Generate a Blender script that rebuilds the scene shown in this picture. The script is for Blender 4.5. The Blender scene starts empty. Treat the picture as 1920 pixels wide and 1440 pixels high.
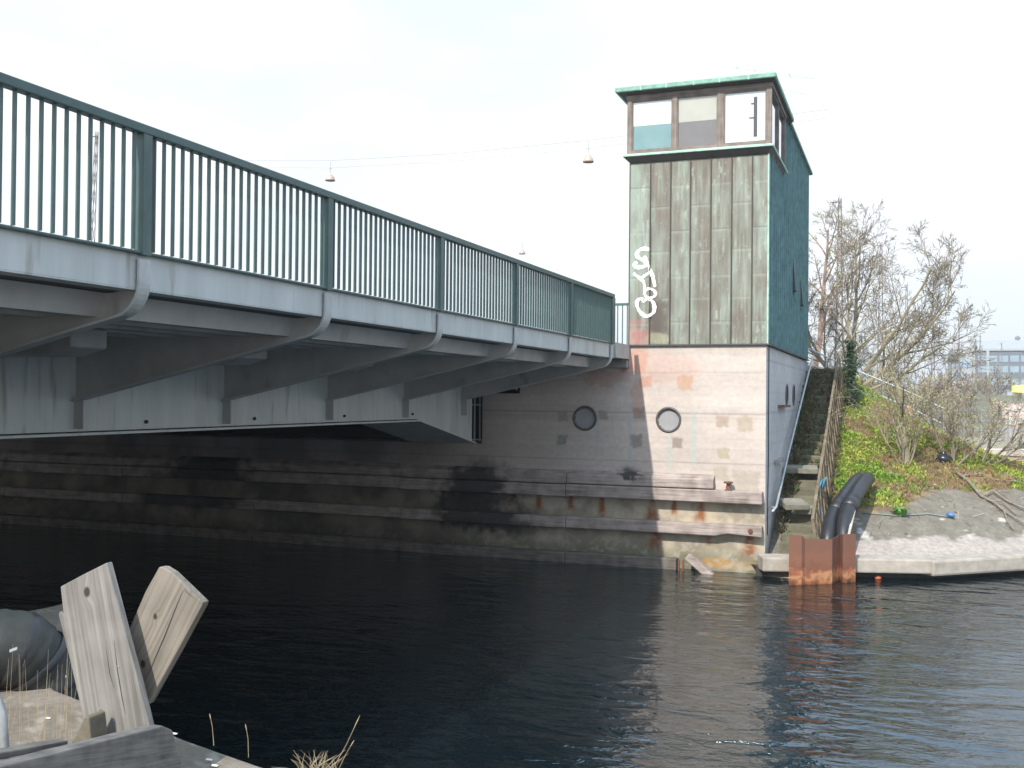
import bpy, bmesh, math, random
import numpy as np
from mathutils import Vector, Matrix
random.seed(7); RNG = np.random.default_rng(7)
SC = bpy.context.scene
COL = SC.collection

# ------------------------------------------------------------------ camera
FPX, YAW, PIT, ROL = 1934.9, 0.3642, 0.0115, 0.0093
CAM = np.array([5.8266, 0.0, 3.773])
FW = np.array([-math.sin(YAW)*math.cos(PIT), math.cos(YAW)*math.cos(PIT), math.sin(PIT)])
_r = np.array([math.cos(YAW), math.sin(YAW), 0.0]); _u = np.cross(_r, FW)
RT = math.cos(ROL)*_r + math.sin(ROL)*_u
UP = -math.sin(ROL)*_r + math.cos(ROL)*_u
cd = bpy.data.cameras.new('camera'); cam = bpy.data.objects.new('camera', cd); COL.objects.link(cam)
cd.sensor_width = 36; cd.lens = FPX/1920*36; cd.clip_end = 5000; cd.clip_start = 0.05
m = Matrix.Identity(4)
for i in range(3):
    m[i][0], m[i][1], m[i][2], m[i][3] = RT[i], UP[i], -FW[i], CAM[i]
cam.matrix_world = m
SC.camera = cam

def ray(x, y): return FW + RT*(x-960)/FPX + UP*(720-y)/FPX
def on(ax, c, x, y):                      # survey helper: photo point -> point of a plane of the place
    d = ray(x, y); i = 'XYZ'.index(ax); return CAM + (c-CAM[i])/d[i]*d
def dep(z, x, y): return CAM + z*ray(x, y)

# ------------------------------------------------------------------ world and sun
SUN_DIR = Vector((-0.14, -1.12, 1.0)).normalized()       # towards the sun
w = bpy.data.worlds.new('World'); SC.world = w; w.use_nodes = True
nt = w.node_tree; nt.nodes.clear()
out = nt.nodes.new('ShaderNodeOutputWorld'); bg = nt.nodes.new('ShaderNodeBackground')
sky = nt.nodes.new('ShaderNodeTexSky'); sky.sky_type = 'NISHITA'; sky.sun_disc = False
sky.sun_elevation = math.asin(SUN_DIR.z); sky.sun_rotation = math.atan2(SUN_DIR.x, SUN_DIR.y)
sky.air_density = 1.0; sky.dust_density = 2.5; sky.ozone_density = 1.0
tc = nt.nodes.new('ShaderNodeTexCoord')
sep = nt.nodes.new('ShaderNodeSeparateXYZ'); nt.links.new(tc.outputs['Generated'], sep.inputs[0])
mp = nt.nodes.new('ShaderNodeMapping'); mp.inputs['Scale'].default_value = (1.6, 1.6, 4.0)
nt.links.new(tc.outputs['Generated'], mp.inputs['Vector'])
cn = nt.nodes.new('ShaderNodeTexNoise'); cn.inputs['Scale'].default_value = 1.3; cn.inputs['Detail'].default_value = 6
nt.links.new(mp.outputs[0], cn.inputs['Vector'])
# thin veil of high cloud: thick low down, thinner overhead
veil = nt.nodes.new('ShaderNodeMapRange'); veil.inputs['From Min'].default_value = 0.34; veil.inputs['From Max'].default_value = 0.66
veil.inputs['To Min'].default_value = 0.95; veil.inputs['To Max'].default_value = 0.55
nt.links.new(sep.outputs['Z'], veil.inputs['Value'])
cm = nt.nodes.new('ShaderNodeMapRange'); cm.inputs['From Min'].default_value = 0.35; cm.inputs['From Max'].default_value = 0.65
cm.inputs['To Min'].default_value = -0.26; cm.inputs['To Max'].default_value = 0.20
nt.links.new(cn.outputs['Fac'], cm.inputs['Value'])
ad = nt.nodes.new('ShaderNodeMath'); ad.operation = 'ADD'; ad.use_clamp = True
nt.links.new(veil.outputs[0], ad.inputs[0]); nt.links.new(cm.outputs[0], ad.inputs[1])
mix = nt.nodes.new('ShaderNodeMix'); mix.data_type = 'RGBA'
nt.links.new(ad.outputs[0], mix.inputs['Factor']); nt.links.new(sky.outputs[0], mix.inputs['A'])
bz = nt.nodes.new('ShaderNodeMapRange'); bz.inputs['From Min'].default_value = 0.28; bz.inputs['From Max'].default_value = 0.60
nt.links.new(sep.outputs['Z'], bz.inputs['Value'])
bm = nt.nodes.new('ShaderNodeMix'); bm.data_type = 'RGBA'; nt.links.new(bz.outputs[0], bm.inputs['Factor'])
bm.inputs['A'].default_value = (5.95, 6.1, 6.35, 1); bm.inputs['B'].default_value = (8.2, 10.9, 13.9, 1)
nt.links.new(bm.outputs['Result'], mix.inputs['B'])
nt.links.new(mix.outputs['Result'], bg.inputs['Color']); bg.inputs['Strength'].default_value = 0.10
nt.links.new(bg.outputs[0], out.inputs[0])
sl = bpy.data.lights.new('sun', 'SUN'); sl.energy = 2.9; sl.angle = math.radians(0.6); sl.color = (1.0, 0.93, 0.84)
so = bpy.data.objects.new('sun', sl); COL.objects.link(so); so.location = (0, -20, 40)
so.rotation_euler = SUN_DIR.to_track_quat('Z', 'Y').to_euler()
SC.view_settings.view_transform = 'Standard'; SC.view_settings.look = 'None'
SC.view_settings.exposure = 0.92; SC.view_settings.gamma = 1.0
HAZE = 0.0007
SC.cycles.max_bounces = 8; SC.cycles.transparent_max_bounces = 12

# ------------------------------------------------------------------ helpers
OFF = {}
def thing(name, label, cat, loc=(0, 0, 0), group=None):
    o = bpy.data.objects.new(name, None); COL.objects.link(o); o.location = loc; o.empty_display_size = .2
    o['label'] = label; o['category'] = cat
    if group: o['group'] = group
    OFF[o.name] = Vector(loc); return o
def tag(o, label, cat, group=None, kind=None):
    o['label'] = label; o['category'] = cat
    if group: o['group'] = group
    if kind: o['kind'] = kind
    return o
def copy_tree(o, parent=None):
    c = o.copy(); COL.objects.link(c)
    if parent is not None: c.parent = parent
    for ch in o.children: copy_tree(ch, c)
    return c
class MB:
    def __init__(s): s.v = []; s.f = []; s.c = []
    def add(s, vs, fs, c=None):
        n = len(s.v); s.v += [tuple(map(float, p)) for p in vs]; s.f += [tuple(i+n for i in f) for f in fs]
        if c is not None: s.c += [c]*len(vs)
        return s
    def box(s, lo, hi, M=None):
        (x0, y0, z0), (x1, y1, z1) = lo, hi
        vs = [(x0,y0,z0),(x1,y0,z0),(x1,y1,z0),(x0,y1,z0),(x0,y0,z1),(x1,y0,z1),(x1,y1,z1),(x0,y1,z1)]
        if M is not None: vs = [M @ Vector(p) for p in vs]
        return s.add(vs, [(0,3,2,1),(4,5,6,7),(0,1,5,4),(1,2,6,5),(2,3,7,6),(3,0,4,7)])
    def beam(s, a, b, wd, ht, up=(0, 0, 1)):             # rectangular bar from a to b
        a, b = Vector(a), Vector(b); d = (b-a).normalized(); u = Vector(up)
        x = d.cross(u).normalized(); u = x.cross(d)
        vs = [p + x*sx*wd/2 + u*sy*ht/2 for p in (a, b) for sx, sy in ((-1,-1),(1,-1),(1,1),(-1,1))]
        return s.add(vs, [(0,1,2,3),(7,6,5,4),(0,4,5,1),(1,5,6,2),(2,6,7,3),(3,7,4,0)])
    def prism(s, pts, ext):                              # planar outline swept along ext
        ext = Vector(ext); p = [Vector(q) for q in pts]; n = len(p)
        return s.add(p + [q+ext for q in p], [tuple(range(n))[::-1], tuple(range(n, 2*n))] + [(i, (i+1) % n, (i+1) % n+n, i+n) for i in range(n)])
    def tube(s, path, rad, n=8, caps=True, c=None):
        P = [Vector(p) for p in path]; k = len(P)
        R = rad if isinstance(rad, (list, tuple)) else [rad]*k
        vs = []; ref = None
        for i, p in enumerate(P):
            d = (P[min(i+1, k-1)]-P[max(i-1, 0)]).normalized()
            if ref is None:
                ref = Vector((0, 0, 1)) if abs(d.z) < .9 else Vector((1, 0, 0))
            x = d.cross(ref).normalized(); y = x.cross(d).normalized(); ref = y
            for j in range(n):
                a = 2*math.pi*j/n; vs.append(p + (x*math.cos(a)+y*math.sin(a))*R[i])
        fs = [(i*n+j, i*n+(j+1) % n, (i+1)*n+(j+1) % n, (i+1)*n+j) for i in range(k-1) for j in range(n)]
        if caps: fs += [tuple(range(n))[::-1], tuple(range((k-1)*n, k*n))]
        return s.add(vs, fs, c)
    def lathe(s, prof, c=(0, 0, 0), n=20, axis='Z'):
        vs = []
        for r, z in prof:
            for j in range(n):
                a = 2*math.pi*j/n; p = (r*math.cos(a), r*math.sin(a), z)
                if axis == 'Y': p = (p[0], p[2], p[1])
                if axis == 'X': p = (p[2], p[0], p[1])
                vs.append((p[0]+c[0], p[1]+c[1], p[2]+c[2]))
        k = len(prof)
        fs = [(i*n+j, i*n+(j+1) % n, (i+1)*n+(j+1) % n, (i+1)*n+j) for i in range(k-1) for j in range(n)]
        fs += [tuple(range(n))[::-1], tuple(range((k-1)*n, k*n))]
        return s.add(vs, fs)
    def build(s, name, mat, parent=None, bevel=0, smooth=False, seg=2):
        off = OFF.get(parent.name, Vector()) if parent is not None else Vector()
        me = bpy.data.meshes.new(name)
        me.from_pydata([tuple(Vector(p)-off) for p in s.v], [], s.f); me.validate(); me.update()
        b = bmesh.new(); b.from_mesh(me); bmesh.ops.recalc_face_normals(b, faces=b.faces); b.to_mesh(me); b.free()
        if s.c and len(s.c) == len(me.vertices):
            at = me.color_attributes.new('paint', 'FLOAT_COLOR', 'POINT')
            at.data.foreach_set('color', np.array([tuple(q)+(1,) for q in s.c], dtype=np.float32).ravel())
        me.materials.append(mat)
        if smooth: me.shade_smooth()
        o = bpy.data.objects.new(name, me); COL.objects.link(o)
        if parent is not None: o.parent = parent; OFF[o.name] = off
        if bevel:
            bv = o.modifiers.new('bevel', 'BEVEL'); bv.width = bevel; bv.segments = seg; bv.limit_method = 'ANGLE'; bv.angle_limit = math.radians(35)
        return o

# value noise for worn paint, stains and terrain
_T = RNG.random((64, 256))
def vnoise(x, y, k=0):
    x = np.asarray(x, float)+1000; y = np.asarray(y, float)+1000
    xi = np.floor(x).astype(int); yi = np.floor(y).astype(int); fx = x-xi; fy = y-yi
    fx = fx*fx*(3-2*fx); fy = fy*fy*(3-2*fy)
    h = lambda a, b: _T[(b*7+k*13+(a//256)*5) % 64, (a + b*31 + k*57) % 256]
    return (h(xi, yi)*(1-fx)+h(xi+1, yi)*fx)*(1-fy)+(h(xi, yi+1)*(1-fx)+h(xi+1, yi+1)*fx)*fy
def fbm(x, y, k=0, o=4):
    s = 0; a = .5; t = 0
    for i in range(o):
        s = s+a*vnoise(np.asarray(x)*2**i, np.asarray(y)*2**i, k+i); t += a; a *= .55
    return s/t
def sstep(a, b, x): t = np.clip((np.asarray(x, float)-a)/(b-a), 0, 1); return t*t*(3-2*t)
def lerp(a, b, t): t = np.asarray(t)[..., None]; return a*(1-t)+np.asarray(b)*t

def grid(name, U, V, pos, col, mat, parent=None, keep=None, smooth=True):
    """sheet over u,v; pos(u,v)->x,y,z ; col(u,v)->rgb of the surface itself"""
    UU, VV = np.meshgrid(U, V); nu, nv = len(U), len(V)
    X, Y, Z = pos(UU, VV); off = OFF.get(parent.name, Vector()) if parent is not None else Vector()
    vs = np.stack([X-off.x, Y-off.y, Z-off.z], -1).reshape(-1, 3)
    i = np.arange(nu*nv).reshape(nv, nu)
    q = np.stack([i[:-1, :-1], i[:-1, 1:], i[1:, 1:], i[1:, :-1]], -1).reshape(-1, 4)
    if keep is not None:
        uc = (UU[:-1, :-1]+UU[1:, 1:])/2; vc = (VV[:-1, :-1]+VV[1:, 1:])/2
        q = q[keep(uc, vc).ravel()]
    me = bpy.data.meshes.new(name); me.vertices.add(len(vs)); me.vertices.foreach_set('co', vs.astype(np.float32).ravel())
    me.loops.add(q.size); me.loops.foreach_set('vertex_index', q.ravel().astype(np.int32))
    me.polygons.add(len(q)); me.polygons.foreach_set('loop_start', np.arange(0, q.size, 4, dtype=np.int32))
    me.update(calc_edges=True); me.validate()
    if col is not None:
        c = np.clip(col(UU, VV), 0, 1); c = np.concatenate([c, np.ones(c.shape[:-1]+(1,))], -1)
        at = me.color_attributes.new('paint', 'FLOAT_COLOR', 'POINT'); at.data.foreach_set('color', c.astype(np.float32).ravel())
    me.materials.append(mat)
    if smooth: me.shade_smooth()
    o = bpy.data.objects.new(name, me); COL.objects.link(o)
    if parent is not None: o.parent = parent; OFF[o.name] = off
    return o

def newmat(name):
    m = bpy.data.materials.new(name); m.use_nodes = True; return m, m.node_tree, m.node_tree.nodes['Principled BSDF']
def mat(name, col, rough=.7, metal=0, var=.18, vscale=3, bump=.25, bscale=40, stretch=(1, 1, 1), col2=None, attr=False, bdist=.01, spec=.5):
    """surface with two scales of colour variation and a fine bump; attr takes the colour from the mesh's paint"""
    m, t, p = newmat(name); N, L = t.nodes.new, t.links.new
    tc = N('ShaderNodeTexCoord'); mp = N('ShaderNodeMapping'); mp.inputs['Scale'].default_value = stretch
    L(tc.outputs['Object'], mp.inputs[0])
    n1 = N('ShaderNodeTexNoise'); n1.inputs['Scale'].default_value = vscale; n1.inputs['Detail'].default_value = 7; n1.inputs['Roughness'].default_value = .65
    L(mp.outputs[0], n1.inputs['Vector'])
    rp = N('ShaderNodeMapRange'); rp.inputs['From Min'].default_value = .3; rp.inputs['From Max'].default_value = .7
    rp.inputs['To Min'].default_value = 0; rp.inputs['To Max'].default_value = 1
    L(n1.outputs['Fac'], rp.inputs['Value'])
    mx = N('ShaderNodeMix'); mx.data_type = 'RGBA'; L(rp.outputs[0], mx.inputs['Factor'])
    if attr:
        a = N('ShaderNodeVertexColor'); a.layer_name = 'paint'
        lo = N('ShaderNodeMix'); lo.data_type = 'RGBA'; lo.blend_type = 'MULTIPLY'; lo.inputs['Factor'].default_value = 1
        L(a.outputs[0], lo.inputs['A']); lo.inputs['B'].default_value = (1-var,)*3+(1,)
        hi = N('ShaderNodeMix'); hi.data_type = 'RGBA'; hi.blend_type = 'MULTIPLY'; hi.inputs['Factor'].default_value = 1
        L(a.outputs[0], hi.inputs['A']); hi.inputs['B'].default_value = (1+var,)*3+(1,)
        L(lo.outputs['Result'], mx.inputs['A']); L(hi.outputs['Result'], mx.inputs['B'])
    else:
        c2 = col2 or tuple(min(1, c*(1+var)) for c in col); c1 = tuple(c*(1-var) for c in col) if not col2 else col
        mx.inputs['A'].default_value = (*c1, 1); mx.inputs['B'].default_value = (*c2, 1)
    L(mx.outputs['Result'], p.inputs['Base Color'])
    p.inputs['Roughness'].default_value = rough; p.inputs['Metallic'].default_value = metal
    p.inputs['Specular IOR Level'].default_value = spec
    if bump:
        n2 = N('ShaderNodeTexNoise'); n2.inputs['Scale'].default_value = bscale; n2.inputs['Detail'].default_value = 6
        L(mp.outputs[0], n2.inputs['Vector'])
        b = N('ShaderNodeBump'); b.inputs['Strength'].default_value = bump; b.inputs['Distance'].default_value = bdist
        L(n2.outputs['Fac'], b.inputs['Height']); L(b.outputs[0], p.inputs['Normal'])
    return m
def wood(name, c1, c2, axis='Z', scale=1.0, rough=.85, rot=(0, 0, 0)):
    """grain lines along axis"""
    m, t, p = newmat(name); N, L = t.nodes.new, t.links.new
    tc = N('ShaderNodeTexCoord'); mp = N('ShaderNodeMapping')
    s = [38*scale]*3; s['XYZ'.index(axis)] = 1.6*scale; mp.inputs['Scale'].default_value = s
    m0 = N('ShaderNodeMapping'); m0.inputs['Rotation'].default_value = rot; L(tc.outputs['Object'], m0.inputs[0]); L(m0.outputs[0], mp.inputs[0])
    n1 = N('ShaderNodeTexNoise'); n1.inputs['Scale'].default_value = 1; n1.inputs['Detail'].default_value = 8; n1.inputs['Distortion'].default_value = .6; L(mp.outputs[0], n1.inputs['Vector'])
    n3 = N('ShaderNodeTexNoise'); n3.inputs['Scale'].default_value = 5*scale; n3.inputs['Detail'].default_value = 4; L(tc.outputs['Object'], n3.inputs['Vector'])
    av = N('ShaderNodeMath'); av.operation = 'MULTIPLY_ADD'; av.inputs[1].default_value = .55; L(n3.outputs['Fac'], av.inputs[0])
    hf = N('ShaderNodeMath'); hf.operation = 'MULTIPLY'; hf.inputs[1].default_value = .55; L(n1.outputs['Fac'], hf.inputs[0]); L(hf.outputs[0], av.inputs[2])
    rp = N('ShaderNodeValToRGB'); rp.color_ramp.elements[0].position = .36; rp.color_ramp.elements[1].position = .68
    rp.color_ramp.elements[0].color = (*c1, 1); rp.color_ramp.elements[1].color = (*c2, 1)
    L(av.outputs[0], rp.inputs[0]); L(rp.outputs[0], p.inputs['Base Color']); p.inputs['Roughness'].default_value = rough
    p.inputs['Specular IOR Level'].default_value = .2
    b = N('ShaderNodeBump'); b.inputs['Strength'].default_value = .55; b.inputs['Distance'].default_value = .004
    L(n1.outputs['Fac'], b.inputs['Height']); L(b.outputs[0], p.inputs['Normal'])
    return m
def glassmat(name, tint, refl=.5, rough=.03):
    m, t, p = newmat(name); t.nodes.remove(p); N, L = t.nodes.new, t.links.new
    g = N('ShaderNodeBsdfGlossy'); g.inputs['Roughness'].default_value = rough; g.inputs['Color'].default_value = (1, 1, 1, 1)
    tr = N('ShaderNodeBsdfTransparent'); tr.inputs['Color'].default_value = (*tint, 1)
    f = N('ShaderNodeFresnel'); f.inputs['IOR'].default_value = 1.45
    mm = N('ShaderNodeMath'); mm.operation = 'ADD'; mm.inputs[1].default_value = refl; mm.use_clamp = True; L(f.outputs[0], mm.inputs[0])
    ms = N('ShaderNodeMixShader'); L(mm.outputs[0], ms.inputs[0]); L(tr.outputs[0], ms.inputs[1]); L(g.outputs[0], ms.inputs[2])
    L(ms.outputs[0], t.nodes['Material Output'].inputs[0]); return m

M = {}
M['steel'] = mat('grey_steel_paint', (.47, .50, .49), .5, var=.15, vscale=2.5, bump=.08, bscale=9, stretch=(1, 1, .18))
M['steel_dirty'] = mat('weathered_steel_paint', (.40, .405, .395), .65, var=.18, vscale=1.5, bump=.1, bscale=30)
def drips(m, col, scale, amount):
    t = m.node_tree; N, L = t.nodes.new, t.links.new; p = t.nodes['Principled BSDF']; src = p.inputs['Base Color'].links[0].from_socket
    tc = N('ShaderNodeTexCoord'); mp = N('ShaderNodeMapping'); mp.inputs['Scale'].default_value = scale; L(tc.outputs['Object'], mp.inputs[0])
    n = N('ShaderNodeTexNoise'); n.inputs['Scale'].default_value = 1; n.inputs['Detail'].default_value = 5; L(mp.outputs[0], n.inputs['Vector'])
    q = N('ShaderNodeMapRange'); q.inputs['From Min'].default_value = .60; q.inputs['From Max'].default_value = .78; q.inputs['To Max'].default_value = amount; L(n.outputs['Fac'], q.inputs['Value'])
    mx = N('ShaderNodeMix'); mx.data_type = 'RGBA'; L(q.outputs[0], mx.inputs['Factor']); L(src, mx.inputs['A']); mx.inputs['B'].default_value = (*col, 1); L(mx.outputs['Result'], p.inputs['Base Color'])
drips(M['steel'], (.20, .165, .12), (7, 7, .9), .75); drips(M['steel_dirty'], (.12, .11, .09), (3, 3, 1.5), .6)
M['steel_mid'] = mat('flange_steel_paint', (.42, .44, .43), .55, var=.15, vscale=4, bump=.08, bscale=20)
M['soffit'] = mat('dark_deck_underside', (.10, .105, .105), .8, var=.25, vscale=1, bump=.1)
M['green_rail'] = mat('green_railing_paint', (.055, .105, .10), .42, var=.14, vscale=6, bump=.05, bscale=90)
M['concrete_paint'] = mat('stained_concrete', (.5, .45, .4), .9, var=.10, vscale=9, bump=.35, bscale=55, attr=True, bdist=.008)
M['concrete'] = mat('plain_concrete', (.30, .285, .26), .9, var=.22, vscale=2.2, bump=.4, bscale=40)
M['dark_void'] = mat('dark_recess', (.02, .02, .02), .95, var=.1)
M['copper_paint'] = mat('weathered_copper', (.12, .12, .1), .62, var=.14, vscale=7, bump=.22, bscale=14, attr=True, stretch=(1, 1, .35), bdist=.012, spec=.4)
M['verdigris'] = mat('green_copper_edge', (.18, .345, .275), .65, var=.35, vscale=6, bump=.2, bscale=30)
M['verdigris_light'] = mat('pale_copper_flashing', (.34, .55, .45), .6, var=.3, vscale=7, bump=.2, bscale=30)
M['brown_wood'] = wood('brown_window_wood', (.125, .105, .092), (.25, .215, .19), 'X')
M['brown_wood_v'] = wood('brown_window_post_wood', (.125, .105, .092), (.25, .215, .19), 'Z')
M['fender'] = wood('weathered_fender_timber', (.17, .14, .125), (.42, .36, .33), 'X', .7)
def sooty(m, spots):
    t = m.node_tree; N, L = t.nodes.new, t.links.new; p = t.nodes['Principled BSDF']; src = p.inputs['Base Color'].links[0].from_socket
    tc = N('ShaderNodeTexCoord'); nz = N('ShaderNodeTexNoise'); nz.inputs['Scale'].default_value = 3.5; nz.inputs['Detail'].default_value = 5; L(tc.outputs['Object'], nz.inputs['Vector'])
    cur = None
    for (x, z, rr) in spots:
        d = N('ShaderNodeVectorMath'); d.operation = 'DISTANCE'; f = N('ShaderNodeVectorMath'); f.operation = 'MULTIPLY'; f.inputs[1].default_value = (1, 0, 1.3); L(tc.outputs['Object'], f.inputs[0]); L(f.outputs[0], d.inputs[0]); d.inputs[1].default_value = (x, 0, z*1.3)
        a = N('ShaderNodeMath'); a.operation = 'MULTIPLY_ADD'; a.inputs[1].default_value = .9; L(nz.outputs['Fac'], a.inputs[0]); L(d.outputs['Value'], a.inputs[2])
        q = N('ShaderNodeMapRange'); q.interpolation_type = 'SMOOTHSTEP'; q.inputs['From Min'].default_value = rr*.6+.45; q.inputs['From Max'].default_value = rr*1.25+.45; q.inputs['To Min'].default_value = .88; q.inputs['To Max'].default_value = 0; L(a.outputs[0], q.inputs['Value'])
        if cur is None: cur = q.outputs[0]
        else: k = N('ShaderNodeMath'); k.operation = 'MAXIMUM'; L(cur, k.inputs[0]); L(q.outputs[0], k.inputs[1]); cur = k.outputs[0]
    mx = N('ShaderNodeMix'); mx.data_type = 'RGBA'; L(cur, mx.inputs['Factor']); L(src, mx.inputs['A']); mx.inputs['B'].default_value = (.035, .033, .032, 1); L(mx.outputs['Result'], p.inputs['Base Color'])
sooty(M['fender'], [(on('Y', 22.66, a, b)[0], on('Y', 22.66, a, b)[2], c) for a, b, c in ((895, 905, .75), (930, 968, .85), (870, 965, .6), (1178, 893, .16), (400, 900, 1.3), (330, 950, 1.2))])
M['board_grey'] = wood('silver_grey_board', (.24, .215, .18), (.47, .43, .38), 'Z')
M['board_tan'] = wood('tan_grey_board', (.19, .145, .10), (.40, .325, .25), 'Z')
M['beam'] = wood('grey_beam_wood', (.08, .08, .08), (.20, .19, .175), 'Y', 2.2, .85, (math.radians(12), 0, 0))
M['glass'] = glassmat('window_glass', (.93, .96, .97), .02)
M['port_glass'] = mat('frosted_porthole_glass', (.33, .33, .34), .25, var=.1, vscale=3, bump=.04)
M['white_blind'] = mat('white_roller_blind', (.95, .95, .95), .8, var=.03, bump=.05)
M['beige_blind'] = mat('beige_roller_blind', (.62, .57, .5), .85, var=.07, bump=.05)
M['grey_panel'] = mat('grey_inner_panel', (.24, .21, .21), .8, var=.1, bump=.05)
M['teal_panel'] = mat('pale_teal_inner_panel', (.22, .38, .40), .6, var=.16, vscale=2.5, bump=.05)
M['black_metal'] = mat('black_metal', (.03, .03, .032), .5, var=.2)
M['dark_ring'] = mat('dark_porthole_ring', (.085, .08, .075), .5, var=.3, vscale=12)
M['white_spray'] = mat('white_spray_paint', (.80, .80, .78), .7, var=.04, bump=.1)
M['galv'] = mat('galvanised_steel', (.42, .45, .46), .45, .5, var=.2, vscale=8, bump=.1)
M['rust'] = mat('rusty_steel', (.15, .065, .04), .85, var=.4, vscale=5, bump=.4, bscale=30)
M['black_pipe'] = mat('black_plastic_pipe', (.022, .023, .027), .42, var=.25, vscale=5, bump=.08, bscale=30)
M['stone_step'] = mat('mossy_concrete_step', (.085, .075, .05), .95, vscale=2.2, bump=.5, bscale=22, col2=(.17, .165, .11))
M['bark'] = mat('grey_brown_bark', (.22, .185, .145), .9, var=.35, vscale=9, bump=.3, stretch=(1, 1, .3))
M['bark_pale'] = mat('olive_pale_bark', (.29, .255, .175), .9, var=.3, vscale=9, bump=.3, stretch=(1, 1, .3))
M['bark_red'] = mat('reddish_brown_twigs', (.26, .18, .145), .9, var=.3, vscale=9, bump=.2)
M['leaf_paint'] = mat('green_leaves', (.1, .2, .05), .65, var=.2, vscale=4, bump=0, attr=True)
M['ivy'] = mat('dark_ivy_leaves', (.03, .055, .025), .6, var=.4, vscale=6, bump=0)
M['bud'] = mat('yellow_green_buds', (.30, .30, .12), .7, var=.3, vscale=6, bump=0)
M['rope_blue'] = mat('blue_nylon_rope', (.06, .20, .30), .7, var=.25, vscale=30)
M['blue_plastic'] = mat('blue_plastic', (.05, .16, .36), .4, var=.1)
M['lamp_shell'] = mat('pinkish_lamp_enamel', (.42, .33, .28), .5, var=.1)
M['wire'] = mat('pale_wire', (.42, .42, .43), .6, var=.05, bump=0)
M['lattice'] = mat('galvanised_lattice', (.19, .165, .155), .6, var=.15)
M['stone'] = mat('pinkish_rubble_stone', (.42, .34, .28), .9, var=.35, vscale=.8, bump=.3, bscale=6)
M['asphalt'] = mat('asphalt', (.06, .06, .06), .9, var=.2)
M['far_land'] = mat('far_grassy_land', (.16, .15, .09), .95, var=.3, vscale=.05, bump=0)
M['far_wall'] = mat('grey_facade_panels', (.13, .145, .165), .8, var=.1, vscale=.2, bump=0)
M['far_pale'] = mat('pale_facade', (.33, .37, .38), .8, var=.08, vscale=.2, bump=0)
M['far_glass'] = mat('pale_far_window', (.24, .32, .38), .2, var=.15, vscale=.3, bump=0)
M['yellow'] = mat('yellow_paint', (.60, .46, .12), .5, var=.1)
M['red'] = mat('red_paint', (.55, .08, .05), .6, var=.1)
M['bag'] = mat('black_plastic_bag', (.02, .022, .03), .3, var=.2, bump=.4, bscale=14)
M['straw'] = mat('dry_straw', (.34, .28, .18), .9, var=.25, vscale=20, bump=0)

drips(M['green_rail'], (.16, .17, .12), (30, 9, 3), .5)
# ------------------------------------------------------------------ water
def water():
    m, t, p = newmat('harbour_water'); N, L = t.nodes.new, t.links.new
    p.inputs['Base Color'].default_value = (.0025, .007, .009, 1); p.inputs['Roughness'].default_value = .05; p.inputs['IOR'].default_value = 1.85; p.inputs['Specular Tint'].default_value = (.64, .85, 1, 1)
    tc = N('ShaderNodeTexCoord')
    def noise(scale, st, det, rot=0.0, dist=.0):
        mp = N('ShaderNodeMapping'); mp.inputs['Scale'].default_value = st; mp.inputs['Rotation'].default_value = (0, 0, rot)
        L(tc.outputs['Object'], mp.inputs[0])
        n = N('ShaderNodeTexNoise'); n.inputs['Scale'].default_value = scale; n.inputs['Detail'].default_value = det
        n.inputs['Roughness'].default_value = .55; n.inputs['Distortion'].default_value = dist
        L(mp.outputs[0], n.inputs['Vector']); return n.outputs['Fac']
    a = noise(1.15, (.55, 1.2, 1), 2, -.45, .5); b = noise(4.6, (.6, 1.2, 1), 3, -.25, .5); c = noise(14, (.7, 1.2, 1), 2, -.6)
    def mad(x, k, y=None):
        n = N('ShaderNodeMath'); n.operation = 'MULTIPLY_ADD'; n.inputs[1].default_value = k; L(x, n.inputs[0])
        if y is not None: L(y, n.inputs[2])
        else: n.inputs[2].default_value = 0
        return n.outputs[0]
    h = mad(c, .05, mad(b, .30, mad(a, .95)))
    bp = N('ShaderNodeBump'); bp.inputs['Strength'].default_value = 1.0; bp.inputs['Distance'].default_value = .072
    L(h, bp.inputs['Height']); L(bp.outputs[0], p.inputs['Normal'])
    o = MB().add([(-1500, -60, 0), (1500, -60, 0), (1500, 2500, 0), (-1500, 2500, 0)], [(0, 1, 2, 3)]).build('water', m)
    o['kind'] = 'structure'
water()

# ------------------------------------------------------------------ bridge
PY = 22.66
ZD = 4.91; RH = 1.045; Y0, SP = 6.7917, 2.8735
YE = Y0+5*SP                                   # last bracket
br = thing('bridge', 'grey steel road bridge with curved brackets and green railing spanning the water', 'bridge', (0, 6, 0))
POSTS = [Y0+k*SP for k in range(-4, 6)]
yb0, yb1 = -12.0, YE+.28
# deck slab and road
MB().box((-26.6, yb0, 4.61), (-.06, PY+.40, 4.84)).build('deck', M['soffit'], br)
fs = MB(); fs.box((-.045, yb0, 4.615), (-.02, yb1, 4.902)); fs.box((-.20, yb0, 4.603), (-.022, yb1, 4.617)); fs.build('fascia', M['steel'], br, bevel=.004)
lp = MB()
for x in (-.55, -1.05, -1.55, -2.05, -2.55, -3.05): lp.prism([(x-.14, yb0, 4.6), (x-.08, yb0, 4.40), (x+.08, yb0, 4.40), (x+.14, yb0, 4.6)], (0, yb1-yb0-.1, 0))
lp.build('deck_rib', M['steel_dirty'], br)
for k, y in enumerate(POSTS[:-1]):             # cross troughs between the brackets
    MB().prism([(-3.42, y+1.2, 4.42), (-3.42, y+1.2, 4.14), (-2.2, y+1.2, 4.14), (-1.9, y+1.2, 4.22), (-1.9, y+1.2, 4.42)], (0, .5, 0)).build('cross_trough', M['steel_dirty'], br, bevel=.02)
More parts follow.
